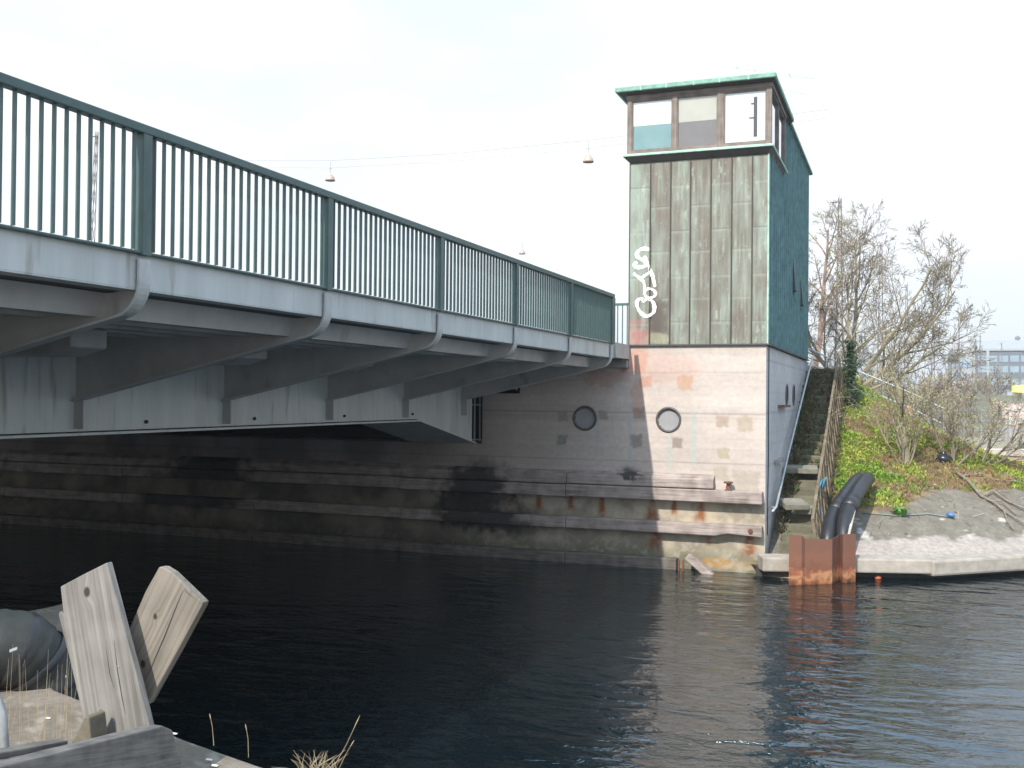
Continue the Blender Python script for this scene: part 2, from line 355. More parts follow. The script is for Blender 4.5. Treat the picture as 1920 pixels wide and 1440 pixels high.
# main box girder
XG, XB = -3.45, -4.88
gd = MB()
side = [(yb0, 3.325), (18.88, 3.285), (21.78, 2.72), (21.78, 3.9), (21.25, 4.6), (yb0, 4.6)]
gd.prism([(XG, y, z) for y, z in side], (-.03, 0, 0)); gd.prism([(XB, y, z) for y, z in side], (.03, 0, 0))
gd.box((XB+.03, 21.74, 2.75), (XG-.03, 21.775, 3.9))
girder = gd.build('main_girder', M['steel'], br)
fl = MB()
for a, b in (((yb0, 3.31), (18.88, 3.27)), ((18.88, 3.27), (21.82, 2.70))):
    fl.prism([(XG+.10, a[0], a[1]), (XG+.10, b[0], b[1]), (XG+.10, b[0], b[1]-.03), (XG+.10, a[0], a[1]-.03)], (XB-XG-.2, 0, 0))
fl.build('bottom_flange', M['steel'], girder)
for y in POSTS:
    MB().box((XG, y-.01, 3.33), (XG+.14, y+.01, 3.70)).build('stiffener', M['steel_dirty'], girder)
for y in (10.9, 13.3, 16.0, 18.7): MB().lathe([(.025, 0), (.025, .03)], (XG+.0, y, 3.39), 10, 'X').build('drain_hole', M['dark_void'], girder)
g2 = MB(); g2.box((-21.4, yb0, 3.3), (-20.0, 21.6, 4.6)); g2.build('main_girder', M['steel_dirty'], br)
# curved brackets
def bracket_outline():
    pts = [(-.0, 4.86), (-.0, 4.66)]
    cx, cz, r = -.27, 4.67, .27
    for i in range(1, 9):
        a = -i/8*math.radians(75); pts.append((cx+r*math.cos(a), cz+r*math.sin(a)))
    return pts + [(XG+.02, 3.675)]
BO = bracket_outline()
def bracket(y):
    b = MB(); top = [(XG+.02, 4.60), (-.20, 4.60), (-.19, 4.62), (-.05, 4.86)]
    top = [(XG+.02, 4.595), (-.30, 4.595), (-.16, 4.62), (-.075, 4.70), (-.07, 4.86)]
    b.prism([(x, y-.008, z) for x, z in BO+top], (0, .016, 0))
    o = b.build('bracket', M['steel_dirty'], br)
    f = MB(); n = len(BO); t = .022; w2 = .068
    ring = []
    for i, (x, z) in enumerate(BO):
        x0, z0 = BO[max(0, i-1)]; x1, z1 = BO[min(n-1, i+1)]; d = Vector((x1-x0, z1-z0)).normalized(); nx, nz = -d.y, d.x
        if nx*1 + nz*-1 < 0: nx, nz = -nx, -nz
        ring.append(((x, z), (x+nx*t, z+nz*t)))
    vs = []
    for (a, c) in ring: vs += [(a[0], y-w2, a[1]), (a[0], y+w2, a[1]), (c[0], y+w2, c[1]), (c[0], y-w2, c[1])]
    fsx = [(i*4+j, i*4+(j+1) % 4, (i+1)*4+(j+1) % 4, (i+1)*4+j) for i in range(n-1) for j in range(4)] + [(3, 2, 1, 0), (4*n-4, 4*n-3, 4*n-2, 4*n-1)]
    f.add(vs, fsx); f.build('curved_flange', M['steel_mid'], o, smooth=False)
for y in POSTS: bracket(y)
# railing: handrail > post, baluster
rl = MB(); rl.box((-.05, yb0, ZD+RH-.075), (.045, YE+.12, ZD+RH)); rl.box((-.03, yb0, ZD-.013), (.03, YE+.12, ZD+.012))
rail = rl.build('railing', M['green_rail'], br, bevel=.008)
for y in POSTS:
    MB().box((-.05, y-.052, ZD-.02), (.04, y+.052, ZD+RH-.073)).build('post', M['green_rail'], rail, bevel=.004)
MB().box((-.034, YE+.08, ZD-.02), (.034, YE+.20, ZD+RH-.073)).build('post', M['green_rail'], rail, bevel=.004)
proto = MB().box((-.017, -.006, ZD+.02), (.017, .006, ZD+RH-.07)).build('baluster', M['green_rail'], rail)
bys = [Y0+k*SP+(i+1)*SP/24 for k in range(-1, 5) for i in range(23)]
vis = [y for y in bys if y > 5.1]
first = True; rest = MB()
for i, y in enumerate(vis):
    if i < 100:
        o = proto if first else proto.copy()
        if not first: COL.objects.link(o); o.parent = rail
        first = False; o.location = (0, y-0.0, 0)
        OFF[o.name] = Vector((0, 6, 0))
    else: rest.box((-.017, y-.006, ZD+.02), (.017, y+.006, ZD+RH-.07))
for y in [Y0+k*SP+(i+1)*SP/24 for k in range(-4, 0) for i in range(23)]:
    if y <= 5.1: rest.box((-.017, y-.006, ZD+.02), (.017, y+.006, ZD+RH-.07))
# the prototype's vertices were shifted by the thing's base; its copies carry their own place along the rail
for v in proto.data.vertices: v.co.y += 6
for o in list(rail.children):
    if o.name.startswith('baluster'): o.location.y -= 6
ro = rest.build('baluster', M['green_rail'], rail); ro['kind'] = 'stuff'

# ------------------------------------------------------------------ near quay, abutment (below and behind the camera)
QZ = 2.05
def qedge(x): return 4.58+(np.asarray(x)-1.5)*(-.32)+1.1*np.clip(1.22-np.asarray(x), 0, 1.6)
quay_m = mat('gritty_quay_surface', (.25, .21, .165), .95, var=.32, vscale=5, bump=.5, bscale=70)
def qh(x, y): return QZ+.03*(fbm(x*2, y*2, 3)-.5)
def qpos(u, v):
    y = qedge(u)-v; return u, y, np.where(v <= .001, QZ-.02, qh(u, y))
def qcol(u, v):
    n = fbm(u*1.5, (qedge(u)-v)*1.5, 5); g = fbm(u*14, v*14, 6)
    c = lerp(np.array((.205, .175, .14))*np.ones(u.shape+(3,)), (.16, .135, .10), sstep(.45, .65, n))
    c = lerp(c, (.32, .285, .24), .7*sstep(.62, .74, g)); return c
quay_p = mat('gritty_quay_ground', (1, 1, 1), .95, var=.25, vscale=28, bump=.5, bscale=90, attr=True)
q = grid('quay', np.linspace(-.6, 12, 260), np.concatenate([np.linspace(0, 3, 100), np.linspace(3.5, 30, 20)]), qpos, qcol, quay_p); q['kind'] = 'structure'
o = MB().prism([(-30, -25, QZ-.06), (30, -25, QZ-.06), (30, qedge(12)-.9, QZ-.06), (12, qedge(12)-.02, QZ-.06), (1.22, qedge(1.22)-.02, QZ-.06), (-.38, qedge(-.38)-.02, QZ-.06), (-.6, 2.9, QZ-.06), (-30, 2.9, QZ-.06)], (0, 0, -3.2)).build('quay_wall', M['concrete']); tag(o, 'rough concrete wall carrying the quay in the foreground', 'quay wall')
o = MB().box((-26.6, -25, -1), (-.3, 3.0, 4.58)).build('bridge_abutment', M['concrete']); tag(o, 'concrete abutment under the near end of the bridge', 'abutment')

# ------------------------------------------------------------------ far pier
pier = thing('bridge_pier', 'stained concrete bridge pier with timber fenders and round portholes', 'pier', (0, PY, 0))
P2 = lambda x, y: (lambda q: (q[0], q[2]))(on('Y', PY, x, y))
def blob(X, Z, c, rx, rz, k, hard=.25, rag=.5):
    d = np.sqrt(((X-c[0])/rx)**2+((Z-c[1])/rz)**2) + rag*(fbm(X*7, Z*7, k)-.5)*1.6
    return 1-sstep(1-hard, 1+hard, d)
def patch(X, Z, c, rx, rz, k):
    d = np.maximum(np.abs(X-c[0])/rx, np.abs(Z-c[1])/rz) + .7*(fbm(X*14, Z*14, k)-.5)
    return (1-sstep(.8, 1.1, d))
def pier_col(X, Z):
    c = np.ones(X.shape+(3,))*np.array((.50, .44, .395))
    n = fbm(X*.8, Z*.8, 1); n2 = fbm(X*3, Z*9, 2)
    c = c*(.88+.24*n)[..., None]*(.92+.16*n2)[..., None]
    bd = np.floor(Z/.115+.3*0); tone = _T[3, (bd.astype(int)*17) % 256]            # board marks
    c = c*(.95+.10*tone)[..., None]
    ln = np.abs(Z/.115-np.round(Z/.115)); c = c*(1-.09*(1-sstep(.03, .10, ln))*sstep(.35, .6, fbm(X*1.5, np.round(Z/.115)*3.1, 8)))[..., None]
    for zz, st in ((3.42, .32), (2.33, .28), (4.33, .15)):
        w_ = np.abs(Z-zz-.02*(fbm(X*3, X*0, 4)-.5)); c = c*(1-st*(1-sstep(.006, .022, w_)))[..., None]
    salmon = (.50, .27, .20)
    c = lerp(c, salmon, .75*blob(X, Z, P2(1195, 675), .22, .30, 11)); c = lerp(c, salmon, .45*blob(X, Z, P2(1195, 745), .16, .45, 12))
    c = lerp(c, salmon, .3*blob(X, Z, P2(1250, 690), .8, .35, 13)); c = lerp(c, (.40, .22, .17), .5*blob(X, Z, P2(1135, 705), .5, .25, 14))
    c = lerp(c, (.34, .12, .11), .7*blob(X, Z, P2(1168, 688), .16, .10, 15)); c = lerp(c, (.5, .5, .5), .5*blob(X, Z, P2(1150, 690), .18, .08, 25))
    for (px, py, r, col) in ((1211, 716, .14, (.47, .27, .20)), (1285, 717, .17, (.46, .29, .20)), (1270, 831, .12, (.23, .19, .155)), (1355, 790, .14, (.36, .28, .22)), (1398, 795, .18, (.40, .33, .26)), (1357, 850, .13, (.38, .33, .24)),
                             (1197, 775, .14, (.33, .24, .19)), (1193, 826, .15, (.25, .215, .19)), (1130, 778, .11, (.30, .24, .22)), (1055, 782, .12, (.33, .28, .25)), (1054, 825, .13, (.22, .25, .20)), (1352, 888, .16, (.38, .34, .27)), (1400, 908, .3, (.36, .32, .27))):
        c = lerp(c, col, .8*patch(X, Z, P2(px, py), r, r*.95, 30+px % 20))
    for (px, y0, y1, wd) in ((1181, 745, 900, .045), (1255, 812, 890, .05), (1120, 770, 850, .04), (1300, 760, 880, .05)):   # bluish runs
        a = P2(px, y0); b = P2(px, y1); w_ = np.exp(-((X-a[0]-.04*(fbm(Z*2, Z*0, px % 9)-.5))/wd)**2)*sstep(b[1]-.1, b[1]+.3, Z)*(1-sstep(a[1]-.15, a[1], Z))
        c = lerp(c, (.34, .44, .42), .5*w_)
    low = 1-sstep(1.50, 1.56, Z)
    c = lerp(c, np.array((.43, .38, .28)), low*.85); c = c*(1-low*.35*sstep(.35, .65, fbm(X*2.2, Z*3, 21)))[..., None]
    for (px, wd, z1, z0) in ((1222, .10, 1.5, 1.05), (1313, .10, 1.5, 1.05), (1264, .06, 1.5, 1.2), (1405, .13, .80, .35), (1228, .12, .8, .4), (1330, .05, .8, .55), (1128, .08, 1.5, 1.1), (1070, .06, 1.5, 1.2), (830, .06, 1.5, 1.1), (960, .12, 1.5, 1.2), (1010, .07, 1.5, 1.2)):
        x = P2(px, 960)[0]; t = np.clip((z1-Z)/(z1-z0), 0, 1); inside = (Z < z1+.02)*(1-sstep(.75, 1.3, (z1-Z)/(z1-z0)+.5*(fbm(X*20, Z*2, 66)-.5)))
        w_ = np.exp(-(np.abs(X-x-.03*(fbm(Z*6, Z*0, 4)-.5))/(wd*1.35*(.5+.5*t)))**2.5)*inside
        c = lerp(c, np.array((.23, .085, .028)), np.clip(1.15*w_*(.6+.6*fbm(X*14, Z*3, 22)), 0, .95))
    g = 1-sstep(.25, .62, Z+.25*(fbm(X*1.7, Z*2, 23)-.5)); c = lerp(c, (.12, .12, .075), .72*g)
    c = lerp(c, (.38, .22, .08), .75*blob(X, Z, (P2(1345, 1058)[0], .18), .32, .12, 24)); c = lerp(c, (.38, .25, .10), .5*blob(X, Z, (2.5, .15), .5, .10, 26))
    c = lerp(c, (.42, .39, .33), .45*sstep(.56, .68, fbm(X*7, Z*9, 27))*low)
    # soot
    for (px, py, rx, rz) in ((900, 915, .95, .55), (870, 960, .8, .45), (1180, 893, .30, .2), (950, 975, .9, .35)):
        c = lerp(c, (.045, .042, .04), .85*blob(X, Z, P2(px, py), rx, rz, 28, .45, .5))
    far = sstep(-2.2, -5.5, X); far = 1-sstep(-5.5, -2.4, X)  # wall colour darkened under the bridge, painting in the shade there
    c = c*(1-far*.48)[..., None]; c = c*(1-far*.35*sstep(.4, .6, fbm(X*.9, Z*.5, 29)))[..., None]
    return c
def pier_keep(X, Z):
    k = np.ones(X.shape, bool)
    k &= ~((X < 0) & (Z > 4.42)); k &= ~((X < -3.55) & (Z > 2.63)); k &= ~((X < -2.61) & (Z > 3.83))
    k &= ~(((X-.916)**2+(Z-3.275)**2 < .235**2) | ((X+1.015)**2+(Z-3.277)**2 < .235**2))
    return k
us = np.unique(np.round(np.concatenate([np.arange(-6, 3.001, .03), [-3.55, -2.61, 0, 3.03]]), 4)); zs = np.unique(np.round(np.concatenate([np.arange(-.6, 4.95, .03), [2.63, 3.83, 4.42, 4.945]]), 4))
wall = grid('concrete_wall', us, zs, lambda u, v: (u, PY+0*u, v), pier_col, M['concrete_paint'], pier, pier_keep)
zl = zs[zs < 2.64]
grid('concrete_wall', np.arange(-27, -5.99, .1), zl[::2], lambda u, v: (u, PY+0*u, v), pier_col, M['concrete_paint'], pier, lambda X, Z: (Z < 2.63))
def side_col(Yv, Z):
    c = np.ones(Yv.shape+(3,))*np.array((.46, .465, .47)); c = c*(.8+.4*fbm(Yv*.7, Z*.9, 41))[..., None]
    ln = np.abs(Z/.23-np.round(Z/.23)); c = c*(1-.2*(1-sstep(.02, .06, ln)))[..., None]
    w_ = np.abs(Yv-23.15-.05*np.sin(Z*2)); c = c*(1-.6*(1-sstep(.008, .022, w_))*(Z > 1.2))[..., None]
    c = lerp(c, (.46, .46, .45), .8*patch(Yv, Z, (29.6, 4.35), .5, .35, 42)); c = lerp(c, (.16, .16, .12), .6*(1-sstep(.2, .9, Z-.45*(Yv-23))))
    return c
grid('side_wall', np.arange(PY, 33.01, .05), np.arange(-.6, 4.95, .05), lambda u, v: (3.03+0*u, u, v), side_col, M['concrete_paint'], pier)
bk = MB(); bk.box((-26.6, 24.4, -.6), (3.0, 33, 4.40)); bk.box((.01, PY+.30, 3.7), (3.0, 24.41, 4.94)); bk.box((-3.5, PY+.4, -.6), (3.0, 24.39, 3.69)); bk.box((-26.6, PY+.02, 2.2), (-3.56, PY+.5, 2.625))
bk.box((-2.6, PY+.02, 3.70), (.0, 24.39, 4.415)); bk.build('pier_core', M['concrete'], pier)
# reveals of the two recesses and what is inside them
rv = MB(); rv.box((-3.56, PY+.003, 2.63), (-3.50, 24.3, 3.829)); rv.box((-3.56, PY+.003, 3.77), (-2.62, 24.3, 3.828)); rv.build('recess_reveal', M['concrete'], pier)
MB().box((-26.6, 24.30, 2.6), (-2.6, 24.38, 4.40)).build('recess_back', M['dark_void'], pier)
lf = MB()
for x in (-3.66, -3.80, -3.98): lf.box((x-.015, 22.75, 2.68), (x+.015, 22.78, 3.9))
for z in (2.72, 3.55): lf.box((-4.1, 22.751, z-.015), (-3.62, 22.779, z+.015))
lf.box((-3.4, 22.752, 3.93), (-2.72, 22.778, 3.95)); lf.box((-2.74, 22.75, 3.90), (-2.71, 22.78, 4.3)); lf.build('recess_grille', M['steel'], pier)
# bearing ledge between deck end and tower
MB().box((-.75, PY-.14, 4.425), (-.004, PY+1.5, 4.60)).build('bearing_ledge', M['concrete'], pier, bevel=.02)
ab = MB(); ab.box((-26.6, PY+.42, 4.42), (-.01, 24.38, 4.84)); ab.build('road_edge', M['asphalt'], pier)
MB().lathe([(.04, 0), (.045, .08), (.03, .16)], (-.12, PY-.06, 4.60), 12).build('white_lamp', M['white_spray'], pier)
# fender timbers
def fbeam(x0, x1, zb, zt, p, mtl, jag=False, chamf=0):
    b = MB(); xs = list(np.arange(x0, x1-.8, 4.2))+[x1]
    for i in range(len(xs)-1):
        a, c = xs[i]+.01, xs[i+1]
        dz = .012*math.sin(i*2.1)
        if jag and i == len(xs)-2:
            b.prism([(a, PY-p, zb+dz), (x1-1.0, PY-p, zb+dz), (x1-.72, PY-p, zb+.06), (x1, PY-p, zb+.02), (x1, PY-p, zt), (a, PY-p, zt+dz)], (0, p-.005, 0))
        elif chamf:
            b.prism([(a, PY-.004, zb+dz), (a, PY-p, zb+dz), (a, PY-p, zb+.20), (a, PY-.004, zt+dz)], (c-a, 0, 0))
        else: b.prism([(a, PY-.004, zb+dz), (a, PY-p, zb+dz), (a, PY-p, zt+dz), (a, PY-.004, zt+dz)], (c-a, 0, 0))
    return b.build('fender_timber', mtl, pier, bevel=.018)
fbeam(-26.6, 2.99, 1.51, 1.775, .27, M['fender']); fbeam(-26.6, 1.95, 1.795, 2.10, .20, M['fender'], chamf=1)
fbeam(-26.6, 2.99, .79, 1.04, .24, M['fender'], jag=True); fbeam(-26.6, 1.165, -.12, .24, .26, wood('wet_fender_timber', (.06, .052, .042), (.21, .185, .16), 'X', .7))
fp = MB(); a = on('Y', PY-.35, 1290, 1042); b_ = on('Y', PY-.42, 1338, 1085)
fp.beam(a, b_, .16, .22, (0, -1, 0)); fp.build('broken_fender_end', M['fender'], pier, bevel=.02)
pl = MB()
for px in (1273, 1281): q_ = on('Y', PY-.30, px, 1050); pl.box((q_[0]-.02, PY-.32, -.5), (q_[0]+.02, PY-.28, q_[2]))
pl.build('steel_rod', M['rust'], pier)
t = P2(1368, 905); b = MB(); b.lathe([(.09, 0), (.045, .03), (.04, .14), (.10, .16), (.10, .19), (.02, .20)], (t[0], PY-.16, 1.775), 12); b.build('mooring_bolt', M['rust'], pier, smooth=True)
b = MB(); q_ = P2(1410, 993); b.lathe([(.05, 0), (.05, .04), (.02, .05)], (q_[0], PY-.28, q_[1]), 10, 'Y'); b.build('fender_bolt', M['rust'], pier)
# portholes
def porthole(c, axis):
    b = MB(); s = -1 if axis == 'Y' else 1
    prof = [(.235, -.06*s*-1), (.235, .0), (.245, .02*s), (.285, .02*s), (.292, 0), (.292, -.01*s)]
    n = 40
    for i in range(len(prof)-1): pass
    vs = []
    for r, h in [(.228, -.07), (.236, .018), (.262, .026), (.285, .016), (.29, -.005)]:
        for j in range(n):
            a = 2*math.pi*j/n; u, v = r*math.cos(a), r*math.sin(a)
            vs.append((c[0]+u, c[1]-h, c[2]+v) if axis == 'Y' else (c[0]+h, c[1]+u, c[2]+v))
    fs_ = [(i*n+j, i*n+(j+1) % n, (i+1)*n+(j+1) % n, (i+1)*n+j) for i in range(4) for j in range(n)]
    b.add(vs, fs_); o = b.build('porthole', M['dark_ring'], pier, smooth=True)
    g = MB(); vs = [(c[0]+.232*math.cos(2*math.pi*j/n), c[1]+.035, c[2]+.232*math.sin(2*math.pi*j/n)) if axis == 'Y' else (c[0]+.006, c[1]+.232*math.cos(2*math.pi*j/n), c[2]+.232*math.sin(2*math.pi*j/n)) for j in range(n)]
    vs2 = [(p[0], p[1]+.02, p[2]) if axis == 'Y' else (p[0]-.004, p[1], p[2]) for p in vs]
    g.add(vs+vs2, [tuple(range(n)), tuple(range(n, 2*n))]+[(j, (j+1) % n, (j+1) % n+n, j+n) for j in range(n)])
    g.build('pane', M['port_glass'] if axis == 'Y' else M['dark_void'], o)
porthole((.916, PY, 3.275), 'Y'); porthole((-1.015, PY, 3.277), 'Y'); porthole((3.03, 26.75, 3.86), 'X'); porthole((3.03, 28.45, 3.87), 'X')
# side wall fittings
b = MB(); pts = [(3.16, 22.84, 1.33), (3.20, 23.2, 1.40), (3.20, 25.6, 2.42), (3.20, 28.0, 3.35), (3.20, 32.4, 5.03), (3.20, 32.75, 5.08)]
b.tube(pts, .028, 8); hr = b.build('handrail', M['galv'], pier, smooth=True)
k = MB()
for y, z in ((23.3, 1.40), (25.4, 2.30), (27.8, 3.24), (30.4, 4.23)): k.box((3.03, y-.02, z-.03), (3.20, y+.02, z-.005))
k.build('rail_bracket', M['galv'], hr)
MB().box((3.03, 24.9, 3.56), (3.17, 26.4, 3.615)).build('ledge', M['rust'], pier)
MB().box((3.03, 24.2, 2.28), (3.14, 25.3, 2.36)).build('ledge', M['concrete'], pier)
MB().tube([(3.05, 22.98, 4.9), (3.05, 22.95, 3.5), (3.05, 23.0, 2.4), (3.05, 22.9, 1.4), (3.05, 22.93, .8)], .012, 6).build('cable', M['black_metal'], pier)
tag(MB().box((-30, PY+.5, -2), (-26.7, 33, 4.3)).build('pier_wing_wall', M['concrete']), 'plain concrete wing wall at the far end of the pier', 'wall')

# ------------------------------------------------------------------ control tower
TW = thing('control_tower', 'green copper clad bridge control tower with glazed cabin and white graffiti', 'tower', (1.5, 27, 4.95))
TX0, TX1, TB, TT = 0.0, 3.06, 4.95, 9.04
seams = [on('Y', PY, px, 500)[0] for px in (1219, 1257, 1294, 1332.5, 1371.5, 1410)]
edges = [TX0]+seams+[TX1]
jz = {}
for i in range(7):
    ys = (345, 431, 517, 604) if i % 2 == 0 else (384, 470, 558)
    jz[i] = [on('Y', PY, 1320, y+(1 if i == 0 else 0))[2] for y in ys]
def cop_col(X, Z):
    si = np.clip(np.digitize(X, seams), 0, 6)
    c = np.zeros(X.shape+(3,)); brown = np.array((.150, .130, .106)); green = np.array((.25, .302, .255))
    pat = np.zeros(X.shape); jl = np.zeros(X.shape); jd = np.zeros(X.shape)
    for i in range(7):
        ms = si == i; js = np.array(sorted(jz[i])); pi = np.digitize(Z, js)
        rnd = np.array([.52, .25, .5, .3, .6, .42][:6])[(pi*2+i*3) % 6]
        pat = np.where(ms, rnd, pat)
        for z in js:
            jl = np.where(ms, np.maximum(jl, np.exp(-((Z-z+.02)/.03)**2)), jl); jd = np.where(ms, np.maximum(jd, np.exp(-((Z-z-.012)/.010)**2)), jd)
    st = fbm(X*9, Z*.9, 51)*.5+fbm(X*26, Z*1.4, 52)*.5
    n = fbm(X*1.6, Z*1.1, 53)
    f = .12+pat*.62+(st-.5)*2.1+(n-.5)*1.1
    f = f+.40*(X < seams[0])*sstep(5.6, 6.6, Z)+.30*(X > seams[5]+.12)*sstep(.2, .7, n)+.45*np.exp(-((X-TX1)/.03)**2)
    f = np.clip(f, 0, 1); c = lerp(np.ones(X.shape+(3,))*brown, green, f)
    pale = sstep(.66, .72, fbm(X*22, Z*3.2, 54))*sstep(.35, .6, fbm(X*3, Z*2, 55)); c = lerp(c, (.33, .40, .33), .6*pale)
    sp = sstep(.83, .88, fbm(X*30, Z*22, 60, 2)); c = lerp(c, (.40, .43, .37), .35*sp)
    c = lerp(c, (.34, .40, .33), .30*jl*(.4+fbm(X*12, Z*4, 64))); c = lerp(c, (.07, .065, .055), .5*jd)
    c = lerp(c, (.40, .20, .17), .6*blob(X, Z, (.16, 5.05), .30, .25, 56)); c = lerp(c, (.30, .13, .12), .5*blob(X, Z, (.30, 5.17), .22, .10, 57)); c = lerp(c, (.36, .16, .14), .5*blob(X, Z, (.12, 5.45), .22, .06, 58))
    c = lerp(c, (.075, .06, .05), .75*blob(X, Z, (.68, 5.55), .2, .42, 59)); c = lerp(c, (.32, .33, .22), .6*blob(X, Z, (.68, 5.08), .25, .12, 61))
    return c
xs = np.unique(np.concatenate([np.arange(TX0, TX1, .025), seams, [TX1]])); zz = np.arange(TB, TT+.001, .025)
fr = grid('front_cladding', xs, zz, lambda u, v: (u, PY-.012+.010*np.minimum(1, np.abs(np.min([np.abs(u-s) for s in seams], 0))/.05)*0-.006*fbm(u*3, v*1.2, 62), v), cop_col, M['copper_paint'], TW)
def cop_side(Yv, Z):
    c = np.ones(Yv.shape+(3,))*np.array((.15, .275, .285)); st = fbm(Yv*2.6, Z*.22, 71); c = c*(.25+1.5*st)[..., None]
    c = lerp(c, (.08, .13, .14), .55*sstep(.58, .72, fbm(Yv*5, Z*1.3, 72))); c = lerp(c, (.20, .40, .34), .7*sstep(30.5, 32.3, Yv)*fbm(Yv*3, Z*2, 73))
    j = np.abs((Z+.5*(np.floor(Yv/.42) % 2))-np.round(Z+.5*(np.floor(Yv/.42) % 2))); c = c*(1-.5*(1-sstep(.008, .02, j)))[..., None]
    c = lerp(c, (.25, .45, .38), .9*np.exp(-((Yv-PY)/.05)**2)); sq = np.abs((Yv-PY-.40)/.42-np.round((Yv-PY-.40)/.42))*.42; c = c*(1-.72*np.exp(-((sq-.06)/.05)**2))[..., None]; return c  # dark bands beside the seams are seam shading painted into the colour
grid('side_cladding', np.arange(PY-.012, 32.41, .05), np.arange(TB, 10.59, .05), lambda u, v: (TX1+.002+0*u, u, v), cop_side, M['copper_paint'], TW, lambda a, b: (b < 9.15) | (a > 25.36))
sm = MB()
for x in seams: sm.box((x-.012, PY-.052, TB), (x+.012, PY-.010, TT-.03))
sm.box((TX0-.012, PY-.03, TB), (TX0+.01, PY, TT)); sm.build('standing_seam', mat('dark_copper_seam', (.05, .045, .036), .6, var=.3, vscale=4), TW)
sm = MB()
for y in np.arange(PY+.40, 32.3, .42): sm.box((TX1, y-.012, TB), (TX1+.05, y+.012, 9.13 if y < 25.4 else 10.585))
sm.build('standing_seam', mat('teal_copper_seam', (.15, .28, .29), .6, var=.3, vscale=4), TW)
MB().box((TX1-.015, PY-.03, TB), (TX1+.012, PY+.004, TT)).build('corner_strip', M['verdigris_light'], TW)
bd = MB(); bd.box((TX0+.002, PY+.004, TB), (TX1-.02, 25.2, TT)); bd.box((TX0+.002, 25.45, TB), (TX1-.02, 32.4, 10.585)); bd.build('tower_body', mat('left_copper', (.13, .16, .13), .7, var=.3), TW)
MB().box((TX0-.04, PY-.06, TB-.035), (TX1+.05, 32.42, TB-.002)).build('drip_edge', mat('dark_drip', (.06, .06, .055), .7), TW)
# small hinged vents on the side
for y, z0, z1 in ((27.4, 6.55, 7.35), (29.4, 6.35, 7.15)):
    MB().prism([(TX1+.05, y, z0), (TX1+.12, y, z0), (TX1+.05, y, z1)], (0, .40, 0)).build('vent_hood', M['copper_paint'] if False else mat('vent_copper', (.045, .075, .08), .6), TW)
# cabin
CX0, CX1, CY0, CY1 = -.045, 3.115, PY-.10, 25.34
cab = thing  # (cabin members below are parts of the tower)
SZ, CZ = 9.16, 10.72
sl_ = MB(); sl_.box((CX0-.09, CY0-.10, SZ-.0), (CX1+.06, CY1+.08, SZ+.055)); sl_.build('sill_flashing', M['verdigris_light'], TW, bevel=.012)
MB().prism([(CX0-.06, CY0-.07, SZ-.002), (CX1+.03, CY0-.07, SZ-.002), (TX1+.0, PY-.03, TT), (TX0, PY-.03, TT)], (0, 2.6, 0)).build('sill_soffit', mat('brown_soffit', (.10, .085, .075), .8), TW)
h0, h1 = SZ+.055, 10.475
def post(x0, x1, y0, y1, z0=h0, z1=h1, mt='brown_wood_v'): return MB().box((x0, y0, z0), (x1, y1, z1)).build('window_post', M[mt], TW, bevel=.006)
wx = [on('Y', CY0, px, 230)[0] for px in (1176, 1184.5, 1260, 1269, 1345, 1357, 1436.5, 1447)]
for a, c in ((0, 1), (2, 3), (4, 5), (6, 7)): post(wx[a], wx[c], CY0, CY0+.09)
wl0, wl1 = wx[0], wx[7]
wz0 = on('Y', CY0, 1310, 273.5)[2]; wz1 = on('Y', CY0, 1310, 178)[2]
MB().box((wl0, CY0+.004, h0), (wl1, CY0+.086, wz0)).build('bottom_rail', M['brown_wood'], TW, bevel=.006)
MB().box((wl0, CY0+.004, wz1), (wl1, CY0+.086, 10.475)).build('top_rail', M['brown_wood'], TW, bevel=.006)
MB().box((wl0-.02, CY0-.02, 10.46), (wl1+.02, CY1, 10.55)).build('head_beam', M['brown_wood'], TW, bevel=.01)
def window(x0, x1, lower, upper, split):
    f = MB(); t_ = .022; y = CY0+.02
    f.box((x0, y, wz0), (x0+t_, y+.05, wz1)); f.box((x1-t_, y, wz0), (x1, y+.05, wz1)); f.box((x0+t_, y+.001, wz0), (x1-t_, y+.049, wz0+t_)); f.box((x0+t_, y+.001, wz1-t_), (x1-t_, y+.049, wz1))
    o = f.build('window', M['brown_wood_v'], TW)
    MB().box((x0+t_, y+.02, wz0+t_), (x1-t_, y+.026, wz1-t_)).build('pane', M['glass'], o)
    zs_ = wz0+(wz1-wz0)*split
    if upper: MB().box((x0+.023, y+.040, zs_+.004), (x1-.023, y+.044, wz1-.023)).build('blind', M[upper], o)
    if lower: MB().box((x0+.023, y+.042, wz0+.023), (x1-.023, y+.046, zs_)).build('inner_panel', M[lower], o)
    return o
window(wx[1], wx[2], 'teal_panel', 'white_blind', .50); window(wx[3], wx[4], 'grey_panel', 'beige_blind', .50); o = window(wx[5], wx[6], None, 'white_blind', .0)
b = MB(); c0 = wx[5]+(wx[6]-wx[5])*.70; b.box((c0, CY0+.0475, wz0+.12), (c0+.075, CY0+.0585, wz1-.14)); b.box((c0-.06, CY0+.048, wz1-.30), (c0, CY0+.058, wz1-.27)); b.box((c0-.10, CY0+.048, wz0+.52), (c0, CY0+.058, wz0+.545)); b.build('inner_pole', M['black_metal'], o)
